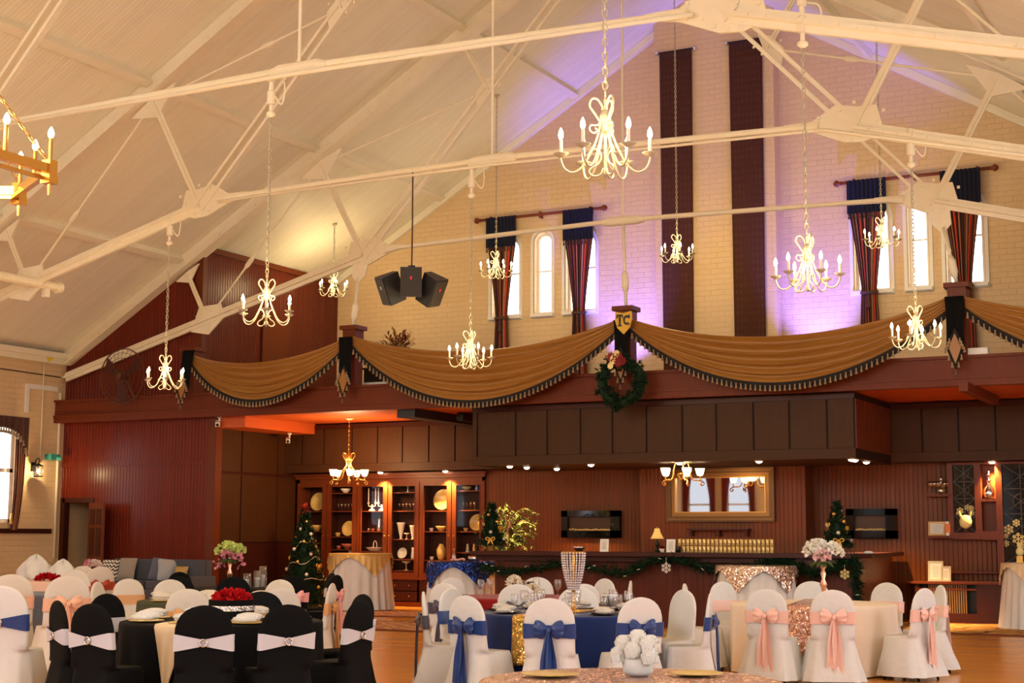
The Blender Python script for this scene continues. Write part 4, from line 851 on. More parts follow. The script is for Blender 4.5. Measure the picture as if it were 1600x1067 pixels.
for k in range(ndo):
    a = x0 + k * dw; b = a + dw; d = MB(); st = .115
    d.bb((a + .01, CF - .005, CZ0), (a + st, CF + .03, DTOP)); d.bb((b - st, CF - .005, CZ0), (b - .01, CF + .03, DTOP)); d.bb((a + st, CF - .005, DTOP - .09), (b - st, CF + .03, DTOP)); d.bb((a + st, CF - .005, CZ0), (b - st, CF + .03, CZ0 + .1))
    dr = B('door', d)
    B('pane', MB().bb((a + st, CF + .01, CZ0 + .1), (b - st, CF + .014, DTOP - .09)), 'pane', dr)
    B('bead', MB().bb((a + st - .012, CF - .015, CZ0 + .1), (a + st, CF - .005, DTOP - .09)).bb((b - st, CF - .015, CZ0 + .1), (b - st + .012, CF - .005, DTOP - .09)), 'wood_fascia', dr)
    B('knob', MB().ball((b - .06 if k % 2 == 0 else a + .06, CF - .025, 1.5), .018, 8, 5), 'brass', dr)
    for z in SHZ[k]: B('shelf', MB().bb((a + .03, CF + .06, z - .02), (b - .03, BACK - .03, z)), 'wood_cab')
    for z0_, z1_ in ((.34, .56), (.12, .32)):
        dd = B('drawer', MB().bb((a + .03, CF - .012, z0_), (b - .03, CF + .02, z1_)), 'wood_dark')
        for f_ in (.28, .72): B('knob', MB().ball((a + dw * f_, CF - .028, (z0_ + z1_) / 2), .018, 8, 5), 'brass', dd)
B('plinth', MB().bb((x0 + .02, CF + .01, 0), (x1 - .02, CF + .05, .1)), 'wood_dark')
# crockery: (kind, door, fraction across, shelf z, size, label extra)
mat('plate_gold', (214, 180, 96), .3, noise=.15, nscale=18); mat('china_red', (186, 96, 70), .35, noise=.25, nscale=25); mat('silver', (210, 205, 200), .2, .8); mat('green_glass', (120, 120, 50), .2); mat('blue_china', (130, 150, 190), .3, noise=.5, nscale=14)
CN = {}
def ware(kind, door, fx, z, label, s=1.0, m_='porcelain'):
    x = x0 + (door + fx - .07) * dw; y = CF + .24
    profs = {'bowl': [(.04, 0), (.05, .01), (.09, .05), (.13, .10), (.12, .10), (.08, .05), (.02, .02)], 'vase': [(.045, 0), (.02, .02), (.025, .05), (.05, .15), (.07, .26), (.085, .30), (.08, .30), (.05, .2), (.02, .06)],
             'urn': [(.06, 0), (.09, .06), (.11, .16), (.11, .24), (.07, .31), (.05, .34), (.055, .36)], 'compote': [(.06, 0), (.05, .012), (.014, .03), (.012, .14), (.04, .17), (.11, .20), (.115, .22), (.1, .215), (.03, .18)],
             'cup': [(.03, 0), (.04, .01), (.05, .05), (.055, .08), (.05, .08), (.03, .02)], 'jug': [(.05, 0), (.06, .05), (.05, .15), (.04, .22), (.05, .28), (.045, .28), (.03, .2)], 'figure': [(.05, 0), (.06, .03), (.03, .06), (.045, .1), (.025, .15), (.035, .19), (.005, .23)],
             'glass': [(.032, 0), (.03, .004), (.005, .01), (.004, .08), (.02, .1), (.03, .14), (.028, .19), (.026, .19), (.027, .14), (.01, .1)]}
    nm = {'bowl': 'serving_bowl', 'vase': 'vase', 'urn': 'china_urn', 'compote': 'compote_dish', 'cup': 'china_cup', 'jug': 'jug', 'figure': 'figurine', 'glass': 'stem_glass', 'plate': 'display_plate'}[kind]
    mb = MB()
    if kind == 'plate':
        tilt = Vector((0, -1, .22)).normalized(); R_ = .2 * s
        mb.lathe([(.001, 0), (R_ * .55, .0), (R_ * .62, .012), (R_ * .98, .03), (R_, .03), (R_ * .6, .0), (R_ * .5, -.01)], (x, y + .06, z + R_ + .005), 22, tilt)
    else: mb.lathe([(r * s, h * s) for r, h in profs[kind]], (x, y, z), 14)
    if kind == 'jug': mb.tube(smooth_path([(x + .04 * s, y, z + .24 * s), (x + .11 * s, y, z + .2 * s), (x + .06 * s, y, z + .08 * s)]), .008, 5)
    o = mb.build(nm, m_, smooth=True); tag(o, label, {'plate': 'plate', 'glass': 'glass', 'bowl': 'bowl', 'cup': 'cup', 'figure': 'figurine'}.get(kind, 'vase' if kind in ('vase', 'urn', 'jug') else 'dish'), 'stemware rows in the china cabinet' if kind == 'glass' else None)
for a in ((('plate'), 0, .55, 2.04, 'large gold platter standing in the first cabinet door by the fir tree', 1.05, 'plate_gold'), ('bowl', 0, .55, 1.60, 'gilt lidded bowl on shelf below the gold platter by the fir tree', 1.35, 'plate_gold'), ('urn', 0, .6, .95, 'olive glass urn low in the door behind the fir tree', .8, 'green_glass'),
          ('bowl', 1, .5, 2.44, 'round cream bowl on the top shelf of the second cabinet door', 1.0, 'porcelain'), ('plate', 1, .58, 1.48, 'scalloped gold plate standing mid-height in the second cabinet door', .85, 'plate_gold'), ('cup', 1, .26, 1.48, 'small tan pot beside the scalloped gold plate', 1.1, 'plate_gold'), ('bowl', 1, .6, 1.2, 'wide red patterned bowl below the scalloped plate', 1.25, 'china_red'), ('cup', 1, .3, 1.2, 'small red cup beside the red patterned bowl', 1.0, 'china_red'), ('jug', 1, .68, .9, 'tall cream pitcher low in the second cabinet door', 1.0, 'porcelain'),
          ('jug', 2, .62, 1.60, 'tall silver pitcher below the candelabra', 1.0, 'silver'), ('cup', 2, .28, 1.60, 'small silver cup left of the tall silver pitcher', .8, 'silver'), ('cup', 2, .42, 1.60, 'small copper cup beside the tall silver pitcher', .75, 'china_red'), ('cup', 2, .68, .82, 'white teacup low in the third cabinet door', .8, 'porcelain'),
          ('compote', 3, .52, 2.44, 'white footed dish on the top shelf of the fourth cabinet door', .75, 'porcelain'), ('vase', 3, .32, 1.43, 'tall cream flared vase in the fourth cabinet door', 1.2, 'porcelain'), ('compote', 3, .5, 1.43, 'tiny white footed cup between two flared vases', .6, 'porcelain'), ('vase', 3, .7, 1.43, 'shorter cream flared vase beside the tiny footed cup', 1.0, 'porcelain'), ('plate', 3, .34, 1.0, 'small ornate cream clock plate below the flared vases', .6, 'porcelain'), ('jug', 3, .72, 1.0, 'cream cylinder jug beside the ornate clock plate', .9, 'porcelain'), ('compote', 3, .5, .76, 'cream footed bowl low in the fourth cabinet door', .9, 'porcelain'),
          ('plate', 4, .6, 2.04, 'large round speckled gold platter in the fifth cabinet door', 1.15, 'plate_gold'), ('bowl', 4, .6, 1.60, 'flowered cream bowl below the speckled platter', 1.1, 'plate_gold'), ('cup', 4, .28, 1.60, 'shallow cream dish beside the flowered bowl', .9, 'porcelain'), ('urn', 4, .6, .99, 'tall painted cream urn low in the fifth cabinet door', .95, 'plate_gold'), ('cup', 4, .3, .99, 'small saucer cup beside the painted urn', .9, 'porcelain'),
          ('bowl', 5, .36, 2.46, 'flat gold dish on top shelf of the last cabinet door', .9, 'plate_gold'), ('jug', 5, .68, 2.46, 'blue and white vase on top shelf of the last cabinet door', .7, 'blue_china'), ('plate', 5, .66, 1.60, 'gilt plate in the last cabinet door behind the bar fir', .9, 'plate_gold'), ('cup', 5, .34, 1.60, 'small tan cup beside the gilt plate', .9, 'plate_gold'), ('figure', 5, .4, 1.16, 'white bird figurine low in the last cabinet door', .8, 'porcelain'), ('figure', 5, .6, 1.16, 'tan bird figurine beside the white bird', .8, 'plate_gold')): ware(*a)
for dr, zz, n_, lab in ((1, 2.04, 5, 'second'), (3, 2.04, 5, 'fourth'), (5, 2.05, 4, 'last')):
    for k in range(n_): ware('glass', dr, .26 + .115 * k, zz, 'clear stem glass in a row in the %s cabinet door' % lab, .95, 'stemware')
for fx in (.36, .68):
    x = x0 + (2 + fx - .06) * dw; y = CF + .24; t2 = thing('candelabrum', 'white candelabrum with tall white candles, %s' % ('two-armed beside the cabinet door edge' if fx < .5 else 'partly behind the right door stile'), 'candelabrum', (x, y, 2.04))
    MB().lathe([(.08, 0), (.07, .02), (.02, .06), (.015, .12), (.03, .14)], (0, 0, 0), 12).tube(smooth_path([(-.09, 0, .16), (-.08, 0, .11), (0, 0, .1), (.08, 0, .11), (.09, 0, .16)]), .012, 6).build('stand', 'porcelain', t2, smooth=True)
    for dx in (-.09, .09):
        if fx > .5 and dx > 0: continue
        MB().lathe([(.025, .16), (.03, .19), (.012, .2)], (dx, 0, 0), 8).build('socket', 'porcelain', t2); MB().cyl((dx, 0, .19), (dx, 0, .50), .013, .009, 8).build('candle', 'white_paint', t2)
x = x0 + 2.42 * dw; bm = MB(); bm.lathe([(.12, 0), (.14, .02), (.2, .07), (.22, .08), (.15, .06), (.1, .03)], (x, CF + .24, 1.17), 16); bm.tube(smooth_path([(x - .04, CF + .24, 1.22), (x - .04, CF + .24, 1.34), (x, CF + .24, 1.39), (x + .04, CF + .24, 1.34), (x + .04, CF + .24, 1.22)]), .01, 6)
tag(bm.build('handled_basket', 'porcelain', smooth=True), 'white porcelain basket with tall looped handle in the third cabinet door', 'basket')
# ================================================================== bar
BF = 24.25; bxl = PY(790, 900, BF).x; bxl = -12.75; bxr = PY(1342, 900, BF).x; TOPZ = 1.24
t = thing('bar_counter', 'long dark wooden bar with projecting counter top and panelled front', 'bar', ((bxl + bxr) / 2, BF, 0))
fr = MB(); fr.prism([(bxl, BF, 0), (bxr, BF, 0), (BX1, 27.9, 0), (BX1 - .5, 27.9, 0), (bxr - .5, BF + .55, 0), (bxl, BF + .55, 0)], (0, 0, TOPZ - .07)); grooved('bar_front', (92, 40, 24), 0, .11, rough=.3, depth=.004, width=.06, tint=.7, coat=.2); fr.build('front', 'bar_front', t, world=True)
tp = MB(); tp.prism([(bxl - .35, BF - .28, TOPZ - .07), (bxr - .05, BF - .28, TOPZ - .07), (bxr + .2, BF + .1, TOPZ - .07), (BX1 + .12, 28.3, TOPZ - .07), (BX1 - .5, 28.3, TOPZ - .07), (bxr - .55, BF + .6, TOPZ - .07), (bxl - .35, BF + .6, TOPZ - .07)], (0, 0, .07)); tp.build('counter_top', 'wood_dark', t, world=True)
MB().bb((bxl - .3, BF - .16, TOPZ - .16), (bxr - .02, BF, TOPZ - .07)).build('counter_moulding', 'wood_dark', t, world=True)
# back counter
bcw = MB().bb((-12.9, 27.5, 0), (BX1 - .6, YM - .01, 1.05)); t = thing('back_counter', 'low wooden counter along the panelled wall behind the bar', 'counter', (-9.7, 27.7, 0)); bcw.build('body', 'wood_dark', t, world=True); MB().bb((-12.95, 27.45, 1.05), (BX1 - .6, YM - .01, 1.1)).build('counter_top', 'wood_door', t, world=True)
# garland on the bar
mat('garland_light', (240, 236, 214), .4)
t = thing('garland', 'dark green pine garland draped in loops along the bar front', 'garland', (bxl, BF - .3, .6))
pts = []; gx_ = [(752, 885), (790, 893), (835, 889), (890, 880), (950, 893), (985, 892), (1020, 874), (1050, 874), (1085, 882), (1120, 894), (1150, 893), (1190, 884), (1215, 876), (1240, 882), (1265, 895), (1300, 890), (1318, 877), (1337, 880), (1338, 905), (1339, 935)]
GP = [PY(a, b, BF - .2) for a, b in gx_]; path = smooth_path(GP, 8); m = MB(); l2 = MB()
for p in path:
    for k in range(3): needles(m, p + Vector((RND.gauss(0, .03), RND.gauss(0, .03), RND.gauss(0, .03))), (0, -.4, 0), 9, .13, .010, 1.0)
    if RND.random() < .1: l2.leaf(p + Vector((0, -.11, RND.gauss(0, .04))), (1, 0, RND.gauss(0, .3)), (0, 1, 0), .08, .005)
m.build('needle', 'green_needle', t, world=True, kind='stuff'); MB().tube(path, .035, 5).build('rope', 'green_needle', t, world=True); l2.build('tinsel', 'garland_light', t, world=True)
def snowflake(name, c, R_, m_, label, thick=.012, normal='y', group=None, cat='snowflake', arms=6, hang=None):
    t = thing(name, label, cat, c, group=group); m = MB()
    for k in range(arms):
        a = k * 2 * pi / arms + pi / 2; d = Vector((cos(a), 0, sin(a))); n = Vector((-sin(a), 0, cos(a)))
        m.beam((0, 0, 0), d * R_, R_ * .12, thick, up=(0, 1, 0))
        for f_, l_ in ((.45, .32), (.72, .24)):
            for s in (-1, 1): m.beam(d * R_ * f_, d * R_ * (f_ + l_ * .7) + n * (s * R_ * l_), R_ * .1, thick, up=(0, 1, 0))
    m.build('flake', m_, t)
    if hang: MB().cyl((0, 0, R_), (0, 0, R_ + hang), .003, n=4).build('thread', 'white_paint', t)
    return t
snowflake('snowflake_ornament', PY(1041, 887, BF - .34), .09, 'white_paint', 'white snowflake ornament hanging from the bar garland beside the lamp', hang=.08)
snowflake('snowflake_ornament', PY(1320, 897, BF - .34), .08, 'cream_petal', 'cream glitter snowflake ornament at the end of the bar garland', hang=.06)
# wall fireplaces
for k, (xa, ya, xb, yb, lab) in enumerate(((877, 798, 968, 840, 'black wall-hung electric fireplace left of the mirror'), (1322, 795, 1401, 841, 'black wall-hung electric fireplace behind the small fir, right of the mirror'))):
    a = PY(xa, ya, YB - .12); b = PY(xb, yb, YB - .12); t = thing('wall_fireplace', lab, 'fireplace', ((a.x + b.x) / 2, YB - .1, b.z)); zt, zb = a.z, b.z; y0 = YB - .13
    f = MB(); f.bb((a.x, y0, zt - .12), (b.x, YB, zt)); f.bb((a.x, y0, zb), (b.x, YB, zb + .14)); f.bb((a.x, y0, zb), (a.x + .14, YB, zt)); f.bb((b.x - .2, y0, zb), (b.x, YB, zt)); f.build('glass_frame', mat('gloss_black', (10, 10, 12), .06), t, world=True)
    MB().bb((a.x + .14, YB - .03, zb + .14), (b.x - .2, YB - .005, zt - .12)).build('firebox', mat('firebox', (70, 46, 26), .5), t, world=True)
    m = MB()
    for q in range(40): m.ball((a.x + .17 + (b.x - a.x - .4) * q / 39, YB - .07 + RND.gauss(0, .008), zb + .155 + RND.gauss(0, .006)), .02, 5, 4)
    m.build('ember_stone', mat('ember', (214, 180, 110), .4), t, world=True, kind='stuff')
# mirror
MXa, MXb = PY(1040, 765, YM - .1).x, PY(1209, 765, YM - .1).x; MZ0, MZ1 = PY(1125, 815, YM - .1).z, 2.81
t = thing('wall_mirror', 'wide framed mirror with carved bronze border hung behind the bar', 'mirror', ((MXa + MXb) / 2, YM - .05, MZ0))
for nm, inset, w_, d_, m_ in (('outer_frame', 0, .1, .09, mat('bronze', (98, 70, 38), .35, .5)), ('inner_frame', .1, .07, .06, mat('bronze_light', (142, 104, 56), .35, .6)), ('liner', .17, .02, .075, MATS['brass'])):
    a, b, c, d = MXa + inset, MXb - inset, MZ0 + inset, MZ1 - inset; m = MB(); y0 = YM - d_
    m.bb((a, y0, c), (b, YM, c + w_)); m.bb((a, y0, d - w_), (b, YM, d)); m.bb((a, y0, c + w_), (a + w_, YM, d - w_)); m.bb((b - w_, y0, c + w_), (b, YM, d - w_)); m.build(nm, m_, t, world=True)
MB().bb((MXa + .19, YM - .03, MZ0 + .19), (MXb - .19, YM - .01, MZ1 - .19)).build('mirror_glass', mat('mirror', (232, 232, 236), .015, 1.0), t, world=True)
m = MB()
for k in range(60):
    f_ = (k + .5) / 60; x = MXa + .05 + (MXb - MXa - .1) * f_
    m.box((x, YM - .095, MZ0 + .05), (.022, .012, .03)); m.box((x, YM - .095, MZ1 - .05), (.022, .012, .03))
m.build('carving', 'bronze_light', t, world=True, kind='stuff')
# shelf under the mirror, glass rows
a = PY(1075, 826, YM - .12); b = PY(1171, 826, YM - .12); t = thing('wall_shelf', 'dark narrow wall shelf on brackets below the mirror', 'shelf', (a.x, YM - .1, a.z))
MB().bb((a.x, YM - .2, a.z - .03), (b.x, YM, a.z)).build('board', 'wood_dark', t, world=True)
for x in (a.x + .06, (a.x + b.x) / 2, b.x - .06): MB().bb((x - .03, YM - .16, a.z - .14), (x + .03, YM, a.z - .03)).build('bracket', 'wood_dark', t, world=True)
gg = None
mat('gold_lit_glass', (206, 176, 110), .12, .35)  # clear tumblers; the golden light on them is put into the base colour
for row, (yy, z, s) in enumerate(((BF + .12, TOPZ, 1.0), (BF + .12, TOPZ + .115, 1.0))):
    a = PY(1062, 850, yy).x; b = PY(1206, 850, yy).x
    for k in range(23):
        x = a + (b - a) * k / 22
        if gg is None:
            gg = MB().lathe([(.034, 0), (.036, .005), (.03, .05), (.036, .105), (.034, .108), (.027, .05), (.028, .012)], (0, 0, 0), 10).build('bar_tumbler', 'gold_lit_glass', smooth=True); o = gg
        else: o = gg.copy(); C.objects.link(o)
        o.location = (x, yy, z); tag(o, 'clear tumbler %s on the bar top' % ('in the lower row standing' if row == 0 else 'in the upper row stacked on the others'), 'glass', 'tumblers stacked on the bar %s row' % ('lower' if row == 0 else 'upper'))
# table lamp
P = PY(1027, 858, BF + .2); t = thing('table_lamp', 'small brass table lamp with yellow bell shade on the bar', 'lamp', (P.x, BF + .2, TOPZ))
MB().lathe([(.05, 0), (.055, .01), (.03, .03), (.02, .05), (.028, .1), (.045, .14), (.02, .18), (.012, .2), (.012, .24)], (0, 0, 0), 12).build('base', 'dark_metal', t, smooth=True)
MB().lathe([(.115, .225), (.09, .27), (.06, .33), (.042, .4), (.04, .4), (.055, .33), (.085, .27), (.11, .225)], (0, 0, 0), 16).build('shade', mat('lamp_shade', (232, 186, 92), .7, emit=(1, .62, .2), estr=.35), t, smooth=True)
MB().lathe([(.012, .4), (.006, .43)], (0, 0, 0), 6).build('finial', 'brass', t)
# frames on bar, bowl
mat('print_paper', (222, 218, 206), .7)
def frame(name, c, w_, h_, lean, yaw, label, fm='white_paint', pm='print_paper', lines=True, b=.03):
    t = thing(name, label, 'frame', c, yaw); R_ = Matrix.Rotation(-lean, 3, 'X'); q = lambda x, y, z: R_ @ Vector((x, y, z))
    m = MB(); 
    for (cx_, cz_, sx_, sz_) in ((0, b / 2, w_, b), (0, h_ - b / 2, w_, b), (-w_ / 2 + b / 2, h_ / 2, b, h_ - 2 * b), (w_ / 2 - b / 2, h_ / 2, b, h_ - 2 * b)): m.box(q(cx_, 0, cz_), (sx_, .02, sz_), R_)
    m.build('frame', fm, t); MB().box(q(0, .004, h_ / 2), (w_ - 2 * b, .008, h_ - 2 * b), R_).build('print', pm, t)
    if lines:
        m = MB()
        for k in range(6): m.box(q(0, -.0015, h_ * (.25 + .09 * k)), (w_ * RND.uniform(.3, .55), .003, h_ * .012), R_)
        m.build('text_line', mat('ink', (120, 116, 110), .8), t)
    MB().box((0, .07, h_ * .28), (.03, .012, h_ * .6), Matrix.Rotation(.35, 3, 'X')).build('easel_back', fm, t)
    return t
for px_, lab in ((944, 'white framed bar notice leaning in the middle of the bar'), (1048, 'white framed bar notice beside the yellow lamp')):
    P = PY(px_, 860, BF + .02); frame('photo_frame', (P.x, BF + .02, TOPZ), .15, .22, .2, .2, lab)
P = PY(905, 858, BF + .1); tag(MB().lathe([(.05, 0), (.06, .01), (.09, .05), (.12, .085), (.11, .085), (.07, .03)], (P.x, BF + .1, TOPZ), 16).build('glass_bowl', 'chrome', smooth=True), 'small cut-glass bowl on the bar below the left fireplace', 'bowl')
P = PY(1352, 857, BF + .1); tag(MB().lathe([(.06, 0), (.08, .012), (.07, .03), (.03, .045)], (P.x, BF + .3, TOPZ), 12).build('folded_cloth', 'white_cloth', smooth=True), 'small pale bar towel heap near the end of the bar', 'cloth')
P = PY(1060, 855, BF + .02); tag(MB().lathe([(.04, 0), (.045, .06), (.045, .1), (.02, .1)], (P.x, BF + .02, TOPZ), 12).build('tip_jar', 'black_plastic', smooth=True), 'small black pot beside the leaning frame on the bar', 'pot')
P = PY(1035, 850, BF + .05); m = MB(); t = thing('bar_flower', 'tiny pot of red and cream flowers beside the lamp on the bar', 'flowers', (P.x, BF + .02, TOPZ)); MB().lathe([(.035, 0), (.045, .06), (.04, .06)], (0, 0, 0), 10).build('pot', 'porcelain', t)
for k in range(20): m.leaf((0, 0, .06), (RND.gauss(0, 1), RND.gauss(0, 1), 1), (1, 0, 0), .07, .02)
m.build('petal', 'poinsettia', t)
# fir trees on bar and floor
mat('ornament_gold', (222, 176, 84), .2, .7); mat('ornament_pearl', (230, 220, 200), .25, .3); mat('ribbon_gold', (226, 170, 60), .4)
def fir(name, c, h_, r_, n, label, orn, pot, bows, cat='tree'):
    t = thing(name, label, cat, c); m = MB(); z0 = pot
    for k in range(n):
        f_ = RND.random() ** 1.3; z = z0 + (h_ - z0) * f_; rr = r_ * (1 - f_) * RND.uniform(.35, 1.02) + .02; a = RND.uniform(0, 2 * pi)
        p = Vector((rr * cos(a), rr * sin(a), z)); needles(m, p, (cos(a) * 1.2, sin(a) * 1.2, -.15), 8, .055 + .09 * r_, .006 + .006 * r_, .7)
    m.build('needle', 'green_needle', t, kind='stuff')
    MB().lathe([(.02 + .5 * r_, z0), (.62 * r_, z0 + .04), (.30 * r_, z0 + (h_ - z0) * .5), (.01, h_ - .02)], (0, 0, 0), 10).build('core', 'green_needle', t, smooth=True)
    if pot > .06: MB().lathe([(r_ * .22, 0), (r_ * .3, pot * .8), (r_ * .33, pot), (.02, pot)], (0, 0, 0), 12).build('pot', 'ornament_gold', t)
    MB().cyl((0, 0, .02), (0, 0, h_ * .5), .02 + .03 * r_, n=8).build('trunk', 'twig', t)
    for k in range(orn):
        f_ = (k + .5) / orn; a = k * 2.4 + .3; z = z0 + .08 + (h_ - z0 - .2) * f_; rr = r_ * (1 - (z - z0) / (h_ - z0)) * 1.0 + .03; s = .028 + .022 * r_
        MB().ball((rr * cos(a), rr * sin(a), z), s, 10, 7).build('bauble', 'ornament_gold' if k % 2 else 'ornament_pearl', t, smooth=True)
    for k in range(bows):
        a = -1.2 + k * 1.25; f_ = .15 + .7 * ((k * .37) % 1); z = z0 + (h_ - z0) * f_; rr = r_ * (1 - f_) + .04; b = MB(); p = Vector((rr * cos(a), rr * sin(a), z)); s = .05 + .04 * r_; tt = Vector((-sin(a), cos(a), 0))
        for sg in (-1, 1): b.tube(smooth_path([p, p + tt * sg * s + Vector((0, 0, s * .5)), p + tt * sg * s * 1.4, p + tt * sg * s * .8 - Vector((0, 0, s * .4)), p], 3), s * .16, 4); b.leaf(p, tt * sg * .5 - Vector((0, 0, 1)), (cos(a), sin(a), 0), s * 2.2, s * .3)
        b.build('bow', 'ribbon_gold', t)
    return t
P = PY(475, 900, 27.3); tr = fir('christmas_tree', (P.x, 27.3, 0), 2.05, .55, 900, 'tall dark Christmas tree with gold baubles and bead garland beside the china cabinet', 34, .05, 5)
g_ = MB(); g_.tube([(.56 * (1 - k / 88) * cos(k * .3), .56 * (1 - k / 88) * sin(k * .3), .2 + 1.75 * k / 90 + .05 * sin(k * 1.1)) for k in range(84)], .007, 4); g_.build('bead_garland', 'ornament_pearl', tr)
m = MB()
for k in range(26): m.leaf((0, 0, 2.05), (RND.gauss(0, 1), RND.gauss(0, 1), RND.gauss(.5, .7)), (0, 0, 1), .17, .03)
m.build('tree_topper', mat('topper_red', (150, 50, 40), .6), tr)
P = PY(752, 855, BF + .25); fir('tabletop_fir', (max(P.x, bxl - .2), BF + .25, TOPZ), PY(752, 786, BF + .25).z - TOPZ, .22, 330, 'small potted fir with gold bows on the bar end by the china cabinet', 9, .1, 5)
P = PY(1308, 850, BF + .25); fir('tabletop_fir', (P.x, BF + .25, TOPZ), PY(1308, 783, BF + .25).z - TOPZ, .22, 330, 'small potted fir with gold bows on the bar before the right fireplace', 9, .1, 5)
# ficus behind the bar
P = PY(792, 830, 26.2); t = thing('potted_ficus', 'leafy ficus plant with thin arching branches standing behind the bar', 'plant', (P.x, 26.2, 0))
MB().lathe([(.16, 0), (.2, .05), (.24, .4), (.26, .42), (.22, .4)], (0, 0, 0), 14).build('pot', 'wood_dark', t)
m = MB(); l2 = MB(); zt = PY(792, 782, 26.2).z
for k in range(90):
    a = RND.uniform(0, 2 * pi); L_ = RND.uniform(.25, .62); z0 = RND.uniform(.9, zt - .5); b = Vector((0, 0, z0)); d = Vector((cos(a), sin(a), 0)); p = [b, b + d * L_ * .5 + Vector((0, 0, L_ * .75)), b + d * L_ + Vector((0, 0, L_ * .6))]
    pp = smooth_path(p, 6); m.tube(pp, .006, 3)
    for q in pp[3:]:
        for _ in range(4): l2.leaf(q, d + Vector((RND.gauss(0, .6), RND.gauss(0, .6), RND.gauss(-.5, .4))), (0, 0, 1), RND.uniform(.06, .11), .016)
m.tube([(0, 0, .4), (.02, 0, 1.0), (0, .02, zt - .5)], .022, 6); m.build('branch', 'twig', t); l2.build('leaf', 'green_leaf', t, kind='stuff')
# ================================================================== right-hand wall fittings
X0 = lambda px_, py_=780, y_=YB - .05: PY(px_, py_, y_).x
t = thing('shelf_unit', 'dark wooden wall unit with open shelves, arched niche and lattice windows', 'shelving', (X0(1500), YB - .15, 0)); YU = YB - .22
zU = PY(1500, 722, YU).z
ux0, ux1 = X0(1485, y_=YU), X0(1600, y_=YU) + 1.2
B = lambda n, mb, m_='wood_door', p=None: mb.build(n, m_, p or t, world=True)
LX0, LX1 = X0(1489, y_=YU), X0(1523, y_=YU); NX0, NX1 = X0(1533, y_=YU), X0(1556, y_=YU); RX0 = X0(1566, y_=YU); RX1 = RX0 + .62
zl0, zl1 = PY(1500, 832, YU).z, PY(1500, 726, YU).z; zr0 = PY(1580, 881, YU).z
zn0, zn1 = PY(1545, 779, YU).z, PY(1545, 830, YU).z
bd = MB(); bd.bb((ux0 - .04, YU, zl0 - .12), (LX0, YB, zU)); bd.bb((LX0, YU, zl1), (ux1, YB, zU)); bd.bb((LX1, YU, zl0 - .12), (NX0, YB, zl1)); bd.bb((LX0, YU, zl0 - .12), (LX1, YB, zl0)); bd.bb((NX0, YU, zn1 - .15), (NX1, YB, zn1)); bd.bb((NX0, YU, zn0 - .05), (NX1, YB, zn0)); bd.bb((NX1, YU, zr0), (RX0, YB, zl1)); bd.bb((RX1, YU, zr0), (ux1, YB, zl1)); bd.bb((NX1, YU, zr0 - .1), (ux1, YB, zr0)); B('frame', bd)
B('niche_back', MB().bb((NX0, YB - .03, zn1), (NX1, YB - .01, zl1)), 'wood_cab')
mat('lattice', (48, 40, 34), .4, .3)
for a, b, z0_, z1_ in ((LX0, LX1, zl0, zl1), (RX0, RX1, zr0, zl1)):
    pn = B('window_pane', MB().bb((a, YU + .06, z0_), (b, YU + .07, z1_)), mat('night_glass', (24, 22, 22), .06))
    m = MB(); n_ = 4; 
    for k in range(1, n_): z = z0_ + (z1_ - z0_) * k / n_; m.bb((a, YU + .045, z - .008), (b, YU + .06, z + .008))
    m.bb(((a + b) / 2 - .008, YU + .045, z0_), ((a + b) / 2 + .008, YU + .06, z1_))
    for k in range(n_):
        zc_ = z0_ + (z1_ - z0_) * (k + .5) / n_; hh = (z1_ - z0_) / n_ / 2
        for s in (-1, 1): m.beam((a, YU + .052, zc_ - s * hh), (b, YU + .052, zc_ + s * hh), .012, .012, up=(0, 1, 0))
        m.torus(((a + b) / 2, YU + .05, zc_), hh * .6, .007, (0, 1, 0), 14, 4)
    B('lattice', m, 'lattice', pn)
for ya, lab in ((772, 'up'), (837, 'lo')):
    z = PY(1465, ya, YU).z; B('shelf', MB().bb((X0(1447, y_=YU), YU - .05, z - .04), (ux0, YB, z)))
# tumblers and decanter on the upper shelf
z = PY(1465, 771.5, YU).z
for k, f_ in enumerate((.12, .28, .44, .74, .92)):
    x = X0(1449, y_=YU) + (ux0 - X0(1449, y_=YU)) * f_; o = MB().lathe([(.03, 0), (.028, .004), (.005, .012), (.004, .1), (.03, .13), (.045, .17), (.042, .23), (.04, .23), (.04, .17), (.01, .13)], (x, YU + .06, z), 12).build('wine_goblet', 'stemware', smooth=True); tag(o, 'clear goblet standing on the small upper wall shelf', 'glass', 'goblets on the upper wall shelf')
x = X0(1449, y_=YU) + (ux0 - X0(1449, y_=YU)) * .58; o = MB().lathe([(.05, 0), (.07, .03), (.06, .1), (.025, .16), (.02, .24), (.035, .27), (.02, .3), (.004, .34)], (x, YU + .06, z), 12).build('glass_decanter', 'stemware', smooth=True); tag(o, 'slim clear decanter among the goblets on the wall shelf', 'decanter')
o = MB().lathe([(.075, 0), (.09, .03), (.1, .1), (.085, .18), (.03, .25), (.025, .3), (.045, .32), (.03, .34), (.02, .36), (.04, .41), (.045, .44), (.03, .48), (.004, .54)], ((NX0 + NX1) / 2, YU + .09, zn0), 14).build('crystal_decanter', 'chrome', smooth=True); tag(o, 'tall cut-crystal decanter with stopper standing in the lit niche', 'decanter')
z = PY(1465, 836.5, YU).z
frame('certificate_frame', (X0(1461, y_=YU), YU + .05, z), .30, .25, .1, 0, 'framed certificate standing on the lower wall shelf', 'bronze_light'); 
